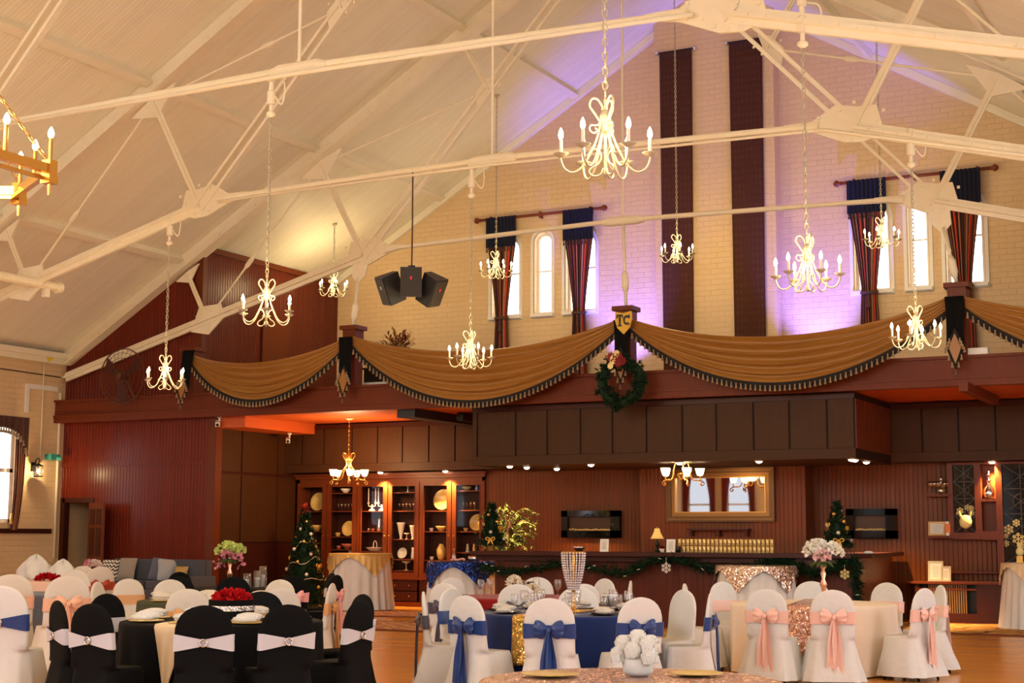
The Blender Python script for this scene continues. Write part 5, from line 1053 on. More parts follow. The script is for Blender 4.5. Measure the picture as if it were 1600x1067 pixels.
o = MB().bb((X0(1476, y_=YU), YU, z), (X0(1483.5, y_=YU), YU + .06, z + .25)); t2 = thing('boxed_candle', 'orange and white box standing beside the framed certificate', 'box', (X0(1480, y_=YU), YU, z)); o.build('carton', 'white_paint', t2, world=True); MB().bb((X0(1476, y_=YU) + .005, YU - .004, z + .05), (X0(1483.5, y_=YU) - .005, YU + .001, z + .21)).build('wrapper', mat('orange_box', (226, 120, 50), .5), t2, world=True)
# snowflakes and figures on the dark panes
for px_, py_, r_ in ((1500, 798, .065), (1512, 793, .06), (1518, 794, .05), (1518, 801, .055), (1496, 802, .025)):
    snowflake('window_snowflake', PY(px_, py_, YU + .04), r_, 'cream_petal', 'cream snowflake decoration stuck on the narrow lattice window', .006, group='snowflakes on the narrow lattice window', arms=6 if r_ > .055 else 8)
for px_, py_, r_ in ((1576, 827, .09), (1588, 817, .07), (1572, 837, .045), (1591, 842, .11), (1572, 849, .06), (1598, 851, .07)):
    snowflake('window_snowflake', PY(px_, py_, YU + .04), r_, 'cream_petal', 'cream snowflake decoration stuck on the wide lattice window', .006, group='snowflakes on the wide lattice window', arms=6 if r_ > .055 else 8)
P = PY(1509, 814, YU + .03); t2 = thing('bear_cutout', 'cream polar bear ornament standing before the narrow lattice window', 'ornament', (P.x, YU + .03, zl0)); h_ = P.z - zl0
MB().lathe([(.06, 0), (.06, .06), (.03, .07)], (0, 0, 0), 10).build('stand', 'wood_dark', t2)
MB().lathe([(.03, .07), (.1, .12), (.115, .2), (.09, .28), (.05, .31)], (0, 0, 0), 12).build('body', 'cream_petal', t2, smooth=True); m = MB()
for s in (-1, 1): m.tube([(s * .07, 0, .26), (s * .1, 0, .33), (s * .11, 0, .38)], [.03, .025, .02], 6)
m.build('raised_arm', 'cream_petal', t2, smooth=True); 
P = PY(1585, 858, YU - .1)
# bench with radiator grille
YBN = YB - .45; bx0, bx1 = X0(1430, 940, YBN), ux1; zt = PY(1500, 909, YBN).z
t = thing('radiator_bench', 'dark wooden window bench with slatted radiator opening', 'bench', ((bx0 + bx1) / 2, YBN, 0))
gx0, gx1 = X0(1436, 940, YBN), X0(1526, 940, YBN); gz0, gz1 = PY(1480, 958, YBN).z, PY(1480, 913, YBN).z
B = lambda n, mb, m_='wood_dark': mb.build(n, m_, t, world=True)
B('body', MB().bb((bx0, YBN, 0), (gx0, YB, zt - .04)).bb((gx1, YBN, 0), (bx1, YB, zt - .04)).bb((gx0, YBN, 0), (gx1, YB, gz0)).bb((gx0, YBN, gz1), (gx1, YB, zt - .04)))
B('seat_board', MB().bb((bx0 - .2, YBN - .06, zt - .04), (bx1, YB, zt)), 'wood_door')
B('panel', MB().bb((gx1 + .25, YBN - .015, .15), (gx1 + .75, YBN, zt - .15)), 'wood_dark')
B('cavity', MB().bb((gx0, YBN + .25, gz0), (gx1, YBN + .27, gz1)), 'black_plastic')
for k in range(17): x = gx0 + (gx1 - gx0) * (.18 + .04 * k); B('slat', MB().bb((x - .012, YBN + .01, gz0), (x + .012, YBN + .04, gz1)), mat('radiator_rib', (120, 92, 60), .4))
B('grille_rail', MB().bb((gx0, YBN + .0, gz1 - .1), (gx1, YBN + .03, gz1 - .07)), 'wood_door')
B('upper_ledge', MB().bb((X0(1485, 890), YB - .14, PY(1520, 893, YB - .14).z - .03), (X0(1562, 890), YB, PY(1520, 893, YB - .14).z)), 'wood_door')
frame('photo_frame', (X0(1462, 905, YBN + .15), YBN + .15, zt), .27, .36, .12, 0, 'large cream framed notice standing on the radiator bench', 'ivory_metal'); frame('photo_frame', (X0(1478, 905, YBN + .15), YBN + .14, zt), .18, .27, .12, 0, 'small cream framed notice beside the large one on the radiator bench', 'ivory_metal')
# security cameras
for px_, py_, zz, lab in ((343, 650, 3.92, 'white security camera at the corner of the timber partition'), (471, 669, 3.71, 'white security camera under the orange soffit duct')):
    P = PZ(px_, py_, zz); 
    if px_ == 343: P = PY(343, 650, YF + .2); P.z = 3.949
    if px_ == 471: P = Vector((-19.55, 27.5, 3.72))
    t2 = thing('security_camera', lab, 'camera', P); MB().lathe([(.05, 0), (.05, -.03), (.02, -.04), (.02, -.1)], (0, 0, 0), 10).build('mount', 'white_paint', t2); R_ = Matrix.Rotation(.6, 3, 'Z') @ Matrix.Rotation(.3, 3, 'X'); MB().box((0, -.05, -.15), (.09, .22, .09), R_).build('housing', 'white_paint', t2); MB().cyl(R_ @ Vector((0, -.16, 0)) + Vector((0, -.05, -.15)), R_ @ Vector((0, -.11, 0)) + Vector((0, -.05, -.15)), .03, n=10).build('lens', 'black_plastic', t2)
# ================================================================== chairs
HC = .965
mat('satin_navy', (26, 58, 122), .32, sheen=.5); mat('satin_charcoal', (72, 68, 84), .35, sheen=.5); mat('satin_peach', (232, 180, 150), .35, sheen=.5); mat('satin_blush', (236, 192, 178), .35, sheen=.5)
mat('spandex_white', (206, 208, 218), .6); mat('satin_pink', (238, 172, 174), .4, sheen=.4); mat('satin_gold', (206, 150, 92), .35, sheen=.5); mat('satin_rust', (170, 62, 34), .4, sheen=.4)
CM = {}
def sup(hw, y0, y1, n=28, e=.55, rip=0.0, ph=0.0):
    cy, hd = (y0 + y1) / 2, (y1 - y0) / 2; o = []
    for k in range(n):
        a = 2 * pi * k / n; c, s = cos(a), sin(a); x = math.copysign(abs(c) ** e, c) * hw; y = cy + math.copysign(abs(s) ** e, s) * hd
        r = 1 + rip * 1.7 * sin(a * 9 + ph + 1.5 * sin(a * 2)); o.append((x * r, y * r, 0))
    return o
def chair_mesh(flare):
    # (z, half width, y back, y front, ripple)
    L = [(.045, .255 + flare, -.30 - flare, .19 + flare * .5, .045), (.12, .25 + flare * .8, -.295 - flare * .8, .187 + flare * .4, .04), (.22, .243 + flare * .5, -.28 - flare * .5, .183 + flare * .25, .03), (.33, .237 + flare * .25, -.268 - flare * .25, .178, .018), (.43, .232, -.258, .172, .008), (.462, .228, -.253, .16, 0),
         (.47, .226, -.251, -.16, 0), (.52, .224, -.25, -.172, 0), (.62, .224, -.254, -.19, 0), (.72, .226, -.26, -.204, 0), (.79, .222, -.265, -.213, 0), (.845, .206, -.269, -.221, 0), (.89, .178, -.271, -.228, 0), (.925, .14, -.27, -.234, 0), (.948, .095, -.268, -.239, 0), (.96, .05, -.266, -.243, 0), (HC, .012, -.262, -.248, 0)]
    m = MB(); m.rings([[(x, y, z) for x, y, _ in sup(hw, y0, y1, rip=rp, e=.5 if z < .5 else .6)] for z, hw, y0, y1, rp in L], cap0=False); return m
def band_mesh(pinch):
    m = MB(); n = 40; rs = []
    for j in range(5):
        r = []
        for (x, y, _), in [(p,) for p in sup(.233, -.270, -.193, n, .55)]:
            k = (1 - min(1, abs(x) / .21)) * pinch if y < -.232 else 0
            z0, z1 = .615 + k * .04, .745 - k * .04; z = z0 + (z1 - z0) * j / 4; dy = -.012 * (z - .68) / .1
            r.append((x * (1 + .004 * sin(j * 2.2)), y + dy - (.008 if y < -.232 and pinch else 0), z))
        rs.append(r)
    m.rings(rs, False, False); return m
def bow_meshes():
    b = MB()
    for s in (-1, 1):
        for lay in (0, 1):
            def f(u, v, s=s, lay=lay):
                w = 2 * v - 1; e = sin(min(1, u) * pi * .62) ** .8
                x = s * (.008 + (.128 - .02 * lay) * u * (1 - .16 * w * w)); z = .69 + .014 * u + w * (.018 + .056 * e) - .012 * lay
                return (x, -.292 - (.034 * sin(pi * u ** .8) * (1 - w * w) if lay == 0 else -.006) - .009 * sin(w * 8 + 1) * u, z)
            b.grid(f, 10, 10)
    k = MB().ball((0, -.318, .686), .022, 8, 6, 1.3)
    return b, k
def tail_mesh(s, L_, w_):
    m = MB(); m.grid(lambda u, v: (s * (.006 + .035 * v) + (u - .5) * (.035 + w_ * min(1, v * 2.2)), -.31 - .014 * sin(u * 7 + v * 2) - .012 * v, .675 - L_ * v - (.02 * (u - .5) if v > .95 else 0)), 6, 12); return m
def cmesh(key, mb, material, sm=True, thick=0.0):
    k = (key, material)
    if k not in CM:
        o = mb().build(key, material, smooth=sm); CM[k] = o.data; bpy.data.objects.remove(o)
    return CM[k]
def put(name, me, parent, thick=0.0):
    o = bpy.data.objects.new(name, me); C.objects.link(o); o.parent = parent
    if thick: md = o.modifiers.new('solid', 'SOLIDIFY'); md.thickness = thick
    return o
def chair(pos, face, cover, sash, style, label, flare=.05, sc=1.0, group=None):
    """pos = floor point below the top of the backrest; face = direction the sitter looks"""
    f = Vector((face[0], face[1], 0)).normalized(); o = Vector((pos[0], pos[1], 0)) + f * .254 * sc
    t = thing('banquet_chair', label, 'chair', o, math.atan2(f.y, f.x) - pi / 2, group); t.scale = (sc, sc, sc)
    cv = put('chair_cover', cmesh('chair_cover_%g' % flare, lambda: chair_mesh(flare), cover), t)
    for x in (-.18, .18):
        for y, yy in ((-.2, -.27), (.13, .15)): put('leg', cmesh('leg%g%g' % (x, y), lambda: MB().cyl((x * 1.03, yy, 0), (x, y, .3), .014, n=8), 'dark_metal'), t)
    if sash:
        sd = put('sash_band', cmesh('band_%s' % style, lambda: band_mesh(1 if style == 'ring' else .35), sash), t)
        if style == 'ring': put('buckle', cmesh('buckle', lambda: MB().torus((0, -.288, .68), .028, .007, (0, 1, 0), 16, 6), 'chrome'), sd)
        if style == 'bow':
            put('bow', cmesh('bow', lambda: bow_meshes()[0], sash), t); put('knot', cmesh('knot', lambda: bow_meshes()[1], sash), t)
            put('tail', cmesh('tail_a', lambda: tail_mesh(-1, .50, .06), sash), t); put('tail', cmesh('tail_b', lambda: tail_mesh(1, .55, .065), sash), t)
    return t
# ================================================================== tables
def tablecloth(r, h, mname, hem=.015, flare=.03, folds=14, amp=.022, square=0, dropz=None):
    m = MB(); n = 112; rs = []
    prof = [(0.02, h), (r * .5, h), (r * .97, h), (r, h - .006), (r + .006, h - .03)]
    for rr, z in prof: rs.append([(rr * cos(2 * pi * k / n), rr * sin(2 * pi * k / n), z) for k in range(n)])
    for j in range(1, 9):
        f = j / 8; row = []
        for k in range(n):
            a = 2 * pi * k / n; z = h - .03 - (h - .03 - hem) * f; rr = r + .006 + flare * f ** 1.2 + amp * f ** .8 * (sin(a * folds + 1.3 * sin(a * 3)) - .4)
            row.append((rr * cos(a), rr * sin(a), z))
        rs.append(row)
    m.rings(rs, True, False); return m
def round_table(name, c, r, mname, label, h=.76, **k):
    t = thing(name, label, 'table', (c[0], c[1], 0))
    tablecloth(r, h + .004, mname, **k).build('tablecloth', mname, t, smooth=True)
    MB().lathe([(r - .02, h - .04), (r - .012, h - .03), (r - .012, h - .012), (r - .02, h - .008)], (0, 0, 0), 40).build('tabletop', 'wood_cab', t)
    MB().lathe([(.28, 0), (.28, .03), (.05, .06), (.05, h - .04)], (0, 0, 0), 16).build('pedestal', 'dark_metal', t); return t
mat('cloth_black', (11, 11, 13), .75); mat('cloth_navy', (24, 44, 100), .6, sheen=.4); mat('cloth_blush', (238, 222, 202), .6); mat('cloth_red', (140, 26, 28), .6, sheen=.3); mat('cloth_grey', (92, 94, 106), .6, sheen=.3); mat('cloth_peach', (232, 200, 184), .6); mat('cloth_olive', (70, 72, 52), .65); sequin('sequin_rose', (222, 178, 166), 90); sequin('sequin_gold', (224, 182, 100), 90); sequin('sequin_navy', (44, 70, 150), 70); sequin('sequin_silver', (238, 218, 206), 60, .2)
mat('satin_champagne', (222, 196, 156), .35, sheen=.5)
TC = {'A': ((-8.42, 10.9), .87), 'B': ((-6.42, 13.72), .87), 'C': ((-8.62, 17.0), .86), 'D': ((-4.95, 17.15), .92), 'G': ((-11.1, 14.2), .85), 'H': ((-13.4, 17.7), .85)}
e_ = PZ(14, 929, .75); TC['E'] = ((e_.x, e_.y), .85); TC['F'] = ((-18.1, 19.1), .8); e_ = PZ(985, 1064, .76); TC['S'] = ((e_.x, e_.y), .78)
for k, m_, lab in (('A', 'cloth_black', 'round table under a floor-length black cloth with champagne runner'), ('B', 'cloth_navy', 'round table under a navy satin cloth with crystal centrepiece'), ('C', 'cloth_red', 'round table under a red cloth between the bar and the navy table'), ('D', 'cloth_blush', 'round table under a blush ivory cloth with tall hydrangea vase'),
                   ('G', 'cloth_olive', 'round table under an olive cloth with red flower box behind the black table'), ('H', 'cloth_black', 'round table under black cloth with a tall green hydrangea vase'), ('E', 'cloth_grey', 'round table under a grey cloth beside peach-sashed chairs'), ('F', 'cloth_peach', 'round table under a peach cloth heaped with white linen near the side wall'), ('S', 'sequin_rose', 'round table under a rose-gold sequin cloth with white roses')):
    round_table('round_table', TC[k][0], TC[k][1], m_, lab, amp=.026)
def seat(px_, py_, tb, cover, sash, style, label, hi=.74, lo=.53, flare=.05, zt=HC, sc=1.0):
    p = PZ(px_, py_, zt * sc); c, r = TC[tb]; d = Vector((p.x - c[0], p.y - c[1])); L_ = min(max(d.length, r + lo), r + hi); d = d.normalized()
    chair((c[0] + d.x * L_, c[1] + d.y * L_), (-d.x, -d.y), cover, sash, style, label, flare, sc)
bc = 'black covered chair with white band'
for px_, py_, ex in ((310, 950, 'and ring buckle, its back beside the hanging champagne runner'), (457, 945, 'and buckle, its back toward the dance floor'), (143, 943, 'angled away, between the runner and the edge-on black chair'), (90, 938, 'seen edge-on beside the peach-sashed chairs'), (563, 938, 'seen edge-on beside the open dance floor'), (225, 929, 'facing the plates, in front of the grey sofa'), (387, 927, 'facing the red flower box across the black table'), (519, 929, 'facing the black table before the gold cocktail table')):
    seat(px_, py_, 'A', 'cloth_black', 'spandex_white', 'ring', bc + ' ' + ex, flare=.02)
wc = 'ivory covered chair with navy satin '
for px_, py_, s_, ex in ((848, 938, 'satin_navy', 'bow and long tails, backed to the rose sequin table'), (1001, 933, 'satin_navy', 'bow and tails, behind the white roses'), (728, 930, 'satin_navy', 'bow, angled beside the charcoal-sashed chair'), (1072, 926, 'satin_navy', 'bow, seen side-on nearest the blush table'), (769, 921, 'satin_navy', 'front band, facing the gold sequin runner'), (898, 919, 'satin_navy', 'band, facing the crystal centrepiece'), (683, 924, 'satin_charcoal', ''), (1008, 922, None, '')):
    lab = wc + ex if ex else ('ivory covered chair with charcoal band pushed up to the navy table' if s_ else 'plain ivory covered chair without sash at the navy table')
    seat(px_, py_, 'B', 'white_cloth', s_, 'bow', lab, hi=.74 if s_ else 1.3)
cc = 'ivory chair with charcoal sash at the red table, '
for px_, py_, ex in ((730, 903, 'before the navy sequin table'), (672, 912, 'big bow toward the dance floor'), (830, 903, 'behind the white flower balls'), (808, 915, 'backed to the navy table'), (928, 904, 'nearest the crystal centrepiece and bar'), (932, 913, 'overlapping the chair nearest the bar'), (956, 907, 'seen edge-on against the bar')):
    seat(px_, py_, 'C', 'white_cloth', 'satin_charcoal', 'bow', cc + ex)
dc = 'ivory chair with blush bow at the blush table, '
for px_, py_, s_, ex in ((1303, 922, 'satin_blush', 'beside the rose sequin runner'), (1176, 922, 'satin_blush', 'backed toward the navy table'), (1113, 912, 'satin_peach', 'side-on with long tails by the bar'), (1143, 909, 'satin_blush', 'facing out before the silver cocktail table'), (1268, 908, 'satin_blush', 'behind the tall hydrangea vase'), (1386, 910, 'satin_blush', 'before the end of the bar'), (1415, 918, 'satin_blush', 'turned slightly beside the edge-on chair'), (1470, 914, 'satin_blush', 'seen side-on before the radiator bench')):
    seat(px_, py_, 'D', 'white_cloth', s_, 'bow', dc + ex, flare=.07)
gc = 'cream covered chair with copper gold sash '
for px_, py_, ex in ((191, 909, 'side-on, its bow beside the black chair and sofa'), (201, 904, 'just behind the side-on gold-bowed chair'), (278, 906, 'in front of the dark sofa arm'), (290, 921, 'between the sofa and the black table'), (423, 906, 'beside the glass candle cylinders'), (440, 919, 'behind the black chair by the red flower box'), (510, 911, 'beside the Christmas tree and black chairs')):
    seat(px_, py_, 'G', 'ivory_cloth', 'satin_gold', 'bow', gc + ex, hi=2.5 if px_ == 201 else 1.3, sc=.96 if px_ == 201 else 1.0)
hc = 'black covered chair with pink sash '
for px_, py_, s_, ex in ((305, 894, 'satin_pink', 'against the end of the grey sofa'), (357, 905, 'satin_pink', 'under the tall green hydrangea vase'), (462, 900, 'satin_pink', 'with its bow toward the Christmas tree'), (526, 898, 'satin_pink', 'edge-on beside the gold-skirted cocktail table'), (503, 895, 'spandex_white', '')):
    seat(px_, py_, 'H', 'cloth_black', s_, 'bow', hc + ex if ex else 'black covered chair with white band under the Christmas tree')
p = PZ(215, 920, .69); seat(215, 903, 'H', 'cloth_black', 'satin_peach', 'bow', 'black covered chair with peach band and pink bow in front of the sofa seat')
for px_, py_, tb, s_, sc, ex in ((18, 897, 'E', 'satin_peach', 1.1, 'cream covered chair with peach sash nearest the side wall at the grey table'), (107, 899, 'E', 'satin_peach', 1.1, 'cream covered chair with long peach bow between grey and black tables'), (118, 890, 'E', 'satin_rust', 1.05, 'cream covered chair with rust band behind the long peach bow'), (130, 884, 'F', 'satin_rust', 1.0, 'cream covered chair behind the peach table beside the open door'), (158, 885, 'F', 'satin_rust', 1.05, 'cream covered chair seen edge-on with rust sash beside the chevron cushion'), (55, 884, 'F', 'satin_rust', 1.0, 'cream covered chair with rust band before the heap of white linen')):
    seat(px_, py_, tb, 'ivory_cloth', s_, 'bow', ex, hi=2.5, lo=.3, sc=sc)
p = PZ(2, 915, HC * 1.1); chair((p.x, p.y), (-.35, .9), 'white_cloth', 'satin_navy', 'ring', 'white covered chair with navy band and ring buckle in front of the grey table', .06, 1.1)
# ================================================================== runners, settings
def runner(name, c, ang, w_, r, h, drop0, drop1, mname, label, point=False):
    t = thing(name, label, 'table runner', (c[0], c[1], h), ang)
    def f(u, v):
        L0, L1 = r + drop0, r + drop1; s = -L0 + (L0 + L1) * v; x = (u - .5) * w_
        if point: x *= (1 if s < r * .7 else max(.02, 1 - (s - r * .7) / (L1 - r * .7)))
        edge = sqrt(max(.02, (r + .012) ** 2 - x * x))
        if abs(s) <= edge: return (x, s, .009)
        e = abs(s) - edge; sg = math.copysign(1, s); return (x, sg * (edge + .014 + e * .11 + .016 * sin(u * 11) * min(1, e * 4)), .009 - e)
    MB().grid(f, 14, 60).build('cloth', mname, t, smooth=True, thick=.004)
    return t
def dirang(tb, px_, py_): p = PZ(px_, py_, .76); c = TC[tb][0]; return math.atan2(p.y - c[1], p.x - c[0]) - pi / 2
runner('table_runner', TC['A'][0], dirang('A', 205, 985), .44, TC['A'][1], .764, .2, .62, 'satin_champagne', 'champagne satin runner hanging to a point off the black table', True)
runner('table_runner', TC['B'][0], dirang('B', 806, 966), .34, TC['B'][1], .764, .2, .46, 'sequin_gold', 'gold sequin runner hanging over the edge of the navy table')
runner('table_runner', TC['D'][0], dirang('D', 1245, 952), .36, TC['D'][1], .764, .3, .52, 'sequin_rose', 'rose-gold sequin runner hanging over the edge of the blush table')
# place settings
PL = {}
def plate(c, label, m_='plate_gold', r=.15, group=None):
    if m_ not in PL: o = MB().lathe([(r * .5, 0), (r * .6, .004), (r, .014), (r, .018), (r * .6, .009), (r * .1, .008)], (0, 0, 0), 24).build('charger_plate', m_, smooth=True); PL[m_] = o.data; bpy.data.objects.remove(o)
    o = bpy.data.objects.new('charger_plate', PL[m_]); C.objects.link(o); o.location = c; return tag(o, label, 'plate', group)
def napkin(c, label, s=1.0, group=None, m_='ivory_cloth'):
    m = MB(); rr = random.Random(int(abs(c[0]) * 977))
    for k in range(3):
        a = rr.uniform(0, 6.3); m.rings([[(x * s * q + .02 * cos(a), y * s * q + .02 * sin(a), z * s + k * .012) for x, y, _ in sup(.085, -.06, .06, 16, .7, .1, k)] for q, z in ((.8, 0), (1.0, .012), (.9, .028), (.4, .04))])
    o = m.build('folded_napkin', m_, smooth=True); o.location = c; return tag(o, label, 'napkin', group)
glm = {}
def goblet(c, label, group, s=1.0):
    if 0 not in glm: o = MB().lathe([(.034, 0), (.032, .004), (.006, .012), (.005, .055), (.022, .075), (.036, .11), (.037, .15), (.033, .175), (.031, .175), (.034, .15), (.032, .11), (.008, .08)], (0, 0, 0), 14).build('water_goblet', 'glass', smooth=True); glm[0] = o.data; bpy.data.objects.remove(o)
    o = bpy.data.objects.new('water_goblet', glm[0]); C.objects.link(o); o.location = c; o.scale = (s, s, s); return tag(o, label, 'glass', group)
ZT = .766
def around(tb, n, rad, off=0.0): c = TC[tb][0]; return [(c[0] + rad * cos(off + 2 * pi * k / n), c[1] + rad * sin(off + 2 * pi * k / n), ZT) for k in range(n)]
for tb, n, pm, gl, lab in (('A', 8, 'plate_gold', False, 'black'), ('B', 8, 'gloss_black', True, 'navy'), ('G', 6, 'plate_gold', False, 'olive')):
    for k, q in enumerate(around(tb, n, TC[tb][1] - .2, .2)):
        plate(q, 'charger plate laid on the %s table' % lab, pm, group='charger plates on the %s table' % lab); napkin((q[0], q[1], ZT + .02), 'folded napkin on a charger at the %s table' % lab, .9 if gl else 1.25, 'napkins on the %s table' % lab, 'white_cloth' if tb == 'A' else 'ivory_cloth')
    if gl:
        for k, q in enumerate(around(tb, n, TC[tb][1] - .36, .42)):
            goblet(q, 'clear goblet on the navy table', 'goblets on the navy table', 1.0); goblet((q[0] + .09, q[1] + .03, ZT), 'taller clear goblet beside another on the navy table', 'taller goblets on the navy table', 1.2)
for k, q in enumerate(around('S', 3, .45, 1.1)): plate(q, 'gold charger on the rose sequin table', 'plate_gold', group='gold chargers on the rose sequin table')
# black hat box with red petals
p = PZ(366, 972, ZT); t = thing('flower_box', 'black round box with crystal band and red petals on the black table', 'flower box', (TC['A'][0][0] + .02, TC['A'][0][1] + .1, ZT + .004))
MB().lathe([(.2, 0), (.2, .17), (.19, .17), (.18, .1)], (0, 0, 0), 24).build('box', 'black_cloth', t, smooth=False); MB().lathe([(.203, .075), (.206, .08), (.206, .115), (.203, .12)], (0, 0, 0), 40).build('crystal_band', sequin('sequin_crystal', (230, 230, 235), 120), t)
def blossom(name, t, c, n, s, m_, spread=.16, squash=.55):
    m = MB()
    for k in range(n):
        a = RND.uniform(0, 2 * pi); e = RND.uniform(-.2, 1.5); d = Vector((cos(a) * cos(e), sin(a) * cos(e), sin(e) * squash + .02)); p = Vector(c) + d * spread
        for q in range(4): m.leaf(p, d + Vector((RND.gauss(0, .8), RND.gauss(0, .8), RND.gauss(0, .8))), (RND.gauss(0, 1), RND.gauss(0, 1), RND.gauss(0, 1)), s, s * .42)
    return m.build(name, m_, t, kind='stuff')
blossom('petal', t, (0, 0, .16), 90, .06, mat('red_petal', (186, 20, 26), .6), .14, .45)
# crystal tower on the navy table
c = TC['B'][0]; t = thing('crystal_centrepiece', 'tall gold centrepiece with strings of crystal beads on the navy table', 'centrepiece', (c[0] + .05, c[1] + .05, ZT + .006)); zt = 1.34 - ZT
MB().lathe([(.1, 0), (.1, .01), (.03, .02), (.02, .06), (.018, zt - .02)], (0, 0, 0), 14).torus((0, 0, zt), .115, .006).torus((0, 0, zt - .34), .055, .005).lathe([(.012, zt - .02), (.02, zt)], (0, 0, 0), 8).build('stand', 'gold_metal', t, smooth=True)
m = MB()
for k in range(22):
    a = 2 * pi * k / 22
    for j in range(15):
        f = j / 14; rr = .115 - .06 * f ** 1.8; m.ball((rr * cos(a), rr * sin(a), zt - .012 - .33 * f), .0115, 5, 4)
    for j in range(5): m.ball((.05 * (1 + .4 * j / 4) * cos(a), .05 * (1 + .4 * j / 4) * sin(a), zt - .36 - .04 * j), .009, 5, 4)
mat('crystal', (226, 216, 222), .08, .55); m.build('crystal_strand', 'crystal', t, kind='stuff', smooth=True)
# hydrangea vases
def tall_vase(c, ztop, label, mA, mB_, vine=False):
    t = thing('flower_vase', label, 'flowers', (c[0], c[1], ZT + .004)); h_ = ztop - ZT
    MB().lathe([(.09, 0), (.08, .012), (.03, .04), (.016, .1), (.03, .16), (.045, .2), (.018, .26), (.034, .32), (.02, .36), (.036, h_ * .62), (.018, h_ * .7), (.03, h_ * .78), (.05, h_ * .8)], (0, 0, 0), 14).build('stand', 'rose_gold', t, smooth=True)
    blossom('hydrangea', t, (-.06, 0, h_ - .08), 70, .06, mA, .13, .8); blossom('hydrangea', t, (.09, .03, h_ - .09), 55, .055, mA, .11, .8); blossom('rose', t, (0.02, -.1, h_ - .14), 30, .05, mB_, .07, .8)
    m = MB()
    for k in range(40): a = RND.uniform(0, 6.3); m.leaf((.08 * cos(a), .08 * sin(a), h_ - .18), (cos(a), sin(a), RND.uniform(-1, .2)), (0, 0, 1), .11, .025)
    m.build('leaf', 'green_leaf', t, kind='stuff')
    if vine:
        for s in (-1, 1): blossom('trailing_bloom', t, (s * .17, -.02, h_ - .28), 26, .045, mB_, .07, 2.2)
mat('petal_white', (240, 236, 226), .6, sheen=.3); mat('petal_pink', (240, 196, 200), .6); mat('petal_green', (206, 218, 130), .6); mat('petal_rose', (226, 150, 166), .6)
c = TC['D'][0]; tall_vase((c[0] + .1, c[1] + .1), PY(1280, 852, c[1]).z, 'tall rose-gold vase with white and pink hydrangeas on the blush table', MATS['petal_white'], MATS['petal_pink'])
p = PZ(358, 940, ZT); cH = TC['H'][0]; q = PY(358, 940, cH[1]); tall_vase((q.x, cH[1]), PY(358, 853, cH[1]).z, 'tall gold vase with green hydrangeas and trailing pink blooms', MATS['petal_green'], MATS['petal_rose'], True)
# white rose bowl on the sequin table
q = PZ(997, 1056, ZT); t = thing('rose_bowl', 'glass bowl packed with white roses on the sequin table', 'flowers', (q.x, q.y, ZT + .004)); MB().lathe([(.06, 0), (.08, .02), (.085, .08), (.075, .11), (.07, .11)], (0, 0, 0), 16).build('bowl', 'white_paint', t, smooth=True)
for dx, dy, dz in ((0, 0, .17), (.07, -.03, .14), (-.07, -.03, .14), (0, -.075, .11), (.045, .06, .14), (-.05, .06, .14), (.09, -.06, .08), (-.09, -.05, .08)):
    m = MB()
    for k in range(34):
        a = k * 2.4; e = .1 + k / 34 * 1.3; d = Vector((cos(a) * cos(e), sin(a) * cos(e), sin(e))); tt = Vector((-sin(a), cos(a), 0)); p0 = Vector((dx, dy, dz)) + d * .035
        m.add([p0 - tt * .026 - Vector((0, 0, .02)), p0 + tt * .026 - Vector((0, 0, .02)), p0 + tt * .02 + d * .014 + Vector((0, 0, .022)), p0 - tt * .02 + d * .014 + Vector((0, 0, .022))], [(0, 1, 2, 3)])
    m.build('rose', 'petal_white', t)
MB().leaf((-.08, 0, .12), (-1, -.3, .6), (0, 0, 1), .06, .02).build('leaf', 'green_leaf', t)
# white flower balls in a box on the red table
for px_, py_, lab in ((803, 912, 'white flower ball beside the brown box on the red table'), (831, 925, 'white flower ball in front of the brown box on the red table')):
    q = PY(px_, py_, TC['C'][0][1] - .1); t = thing('flower_ball', lab, 'flowers', (q.x, TC['C'][0][1] - .1, ZT)); MB().lathe([(.06, 0), (.07, .02), (.03, .05), (.025, q.z - ZT - .05)], (0, 0, 0), 10).build('holder', 'wood_dark', t); blossom('petal', t, (0, 0, q.z - ZT), 60, .045, MATS['porcelain'], .075, 1.0)
q = PY(817, 915, TC['C'][0][1] + .15); tag(MB().bb((q.x - .09, TC['C'][0][1] + .1, ZT), (q.x + .09, TC['C'][0][1] + .25, q.z + .03)).bb((q.x - .1, TC['C'][0][1] + .09, q.z + .03), (q.x + .1, TC['C'][0][1] + .26, q.z + .05)).build('wooden_box', 'wood_dark'), 'brown wooden box between the white flower balls', 'box')
for k, q in enumerate(around('C', 5, .5, .3)): goblet(q, 'clear goblet on the red table', 'goblets on the red table', 1.2)
# candle cylinders
for px_, h_, lab in ((386, .2, 'short glass candle cylinder beside the hydrangea vase'), (397, .3, 'tallest glass candle cylinder beside the hydrangea vase'), (402, .24, 'middle glass candle cylinder beside the hydrangea vase')):
    q = PY(px_, 930, cH[1] + .1); t = thing('candle_cylinder', lab, 'candle', (q.x, cH[1] + (.1 if px_ != 397 else .3), ZT)); MB().lathe([(.055, 0), (.055, h_), (.05, h_), (.05, .01)], (0, 0, 0), 14).build('glass', 'glass', t, smooth=True); MB().cyl((0, 0, .012), (0, 0, h_ * .6), .03, n=10).build('candle', 'white_paint', t)
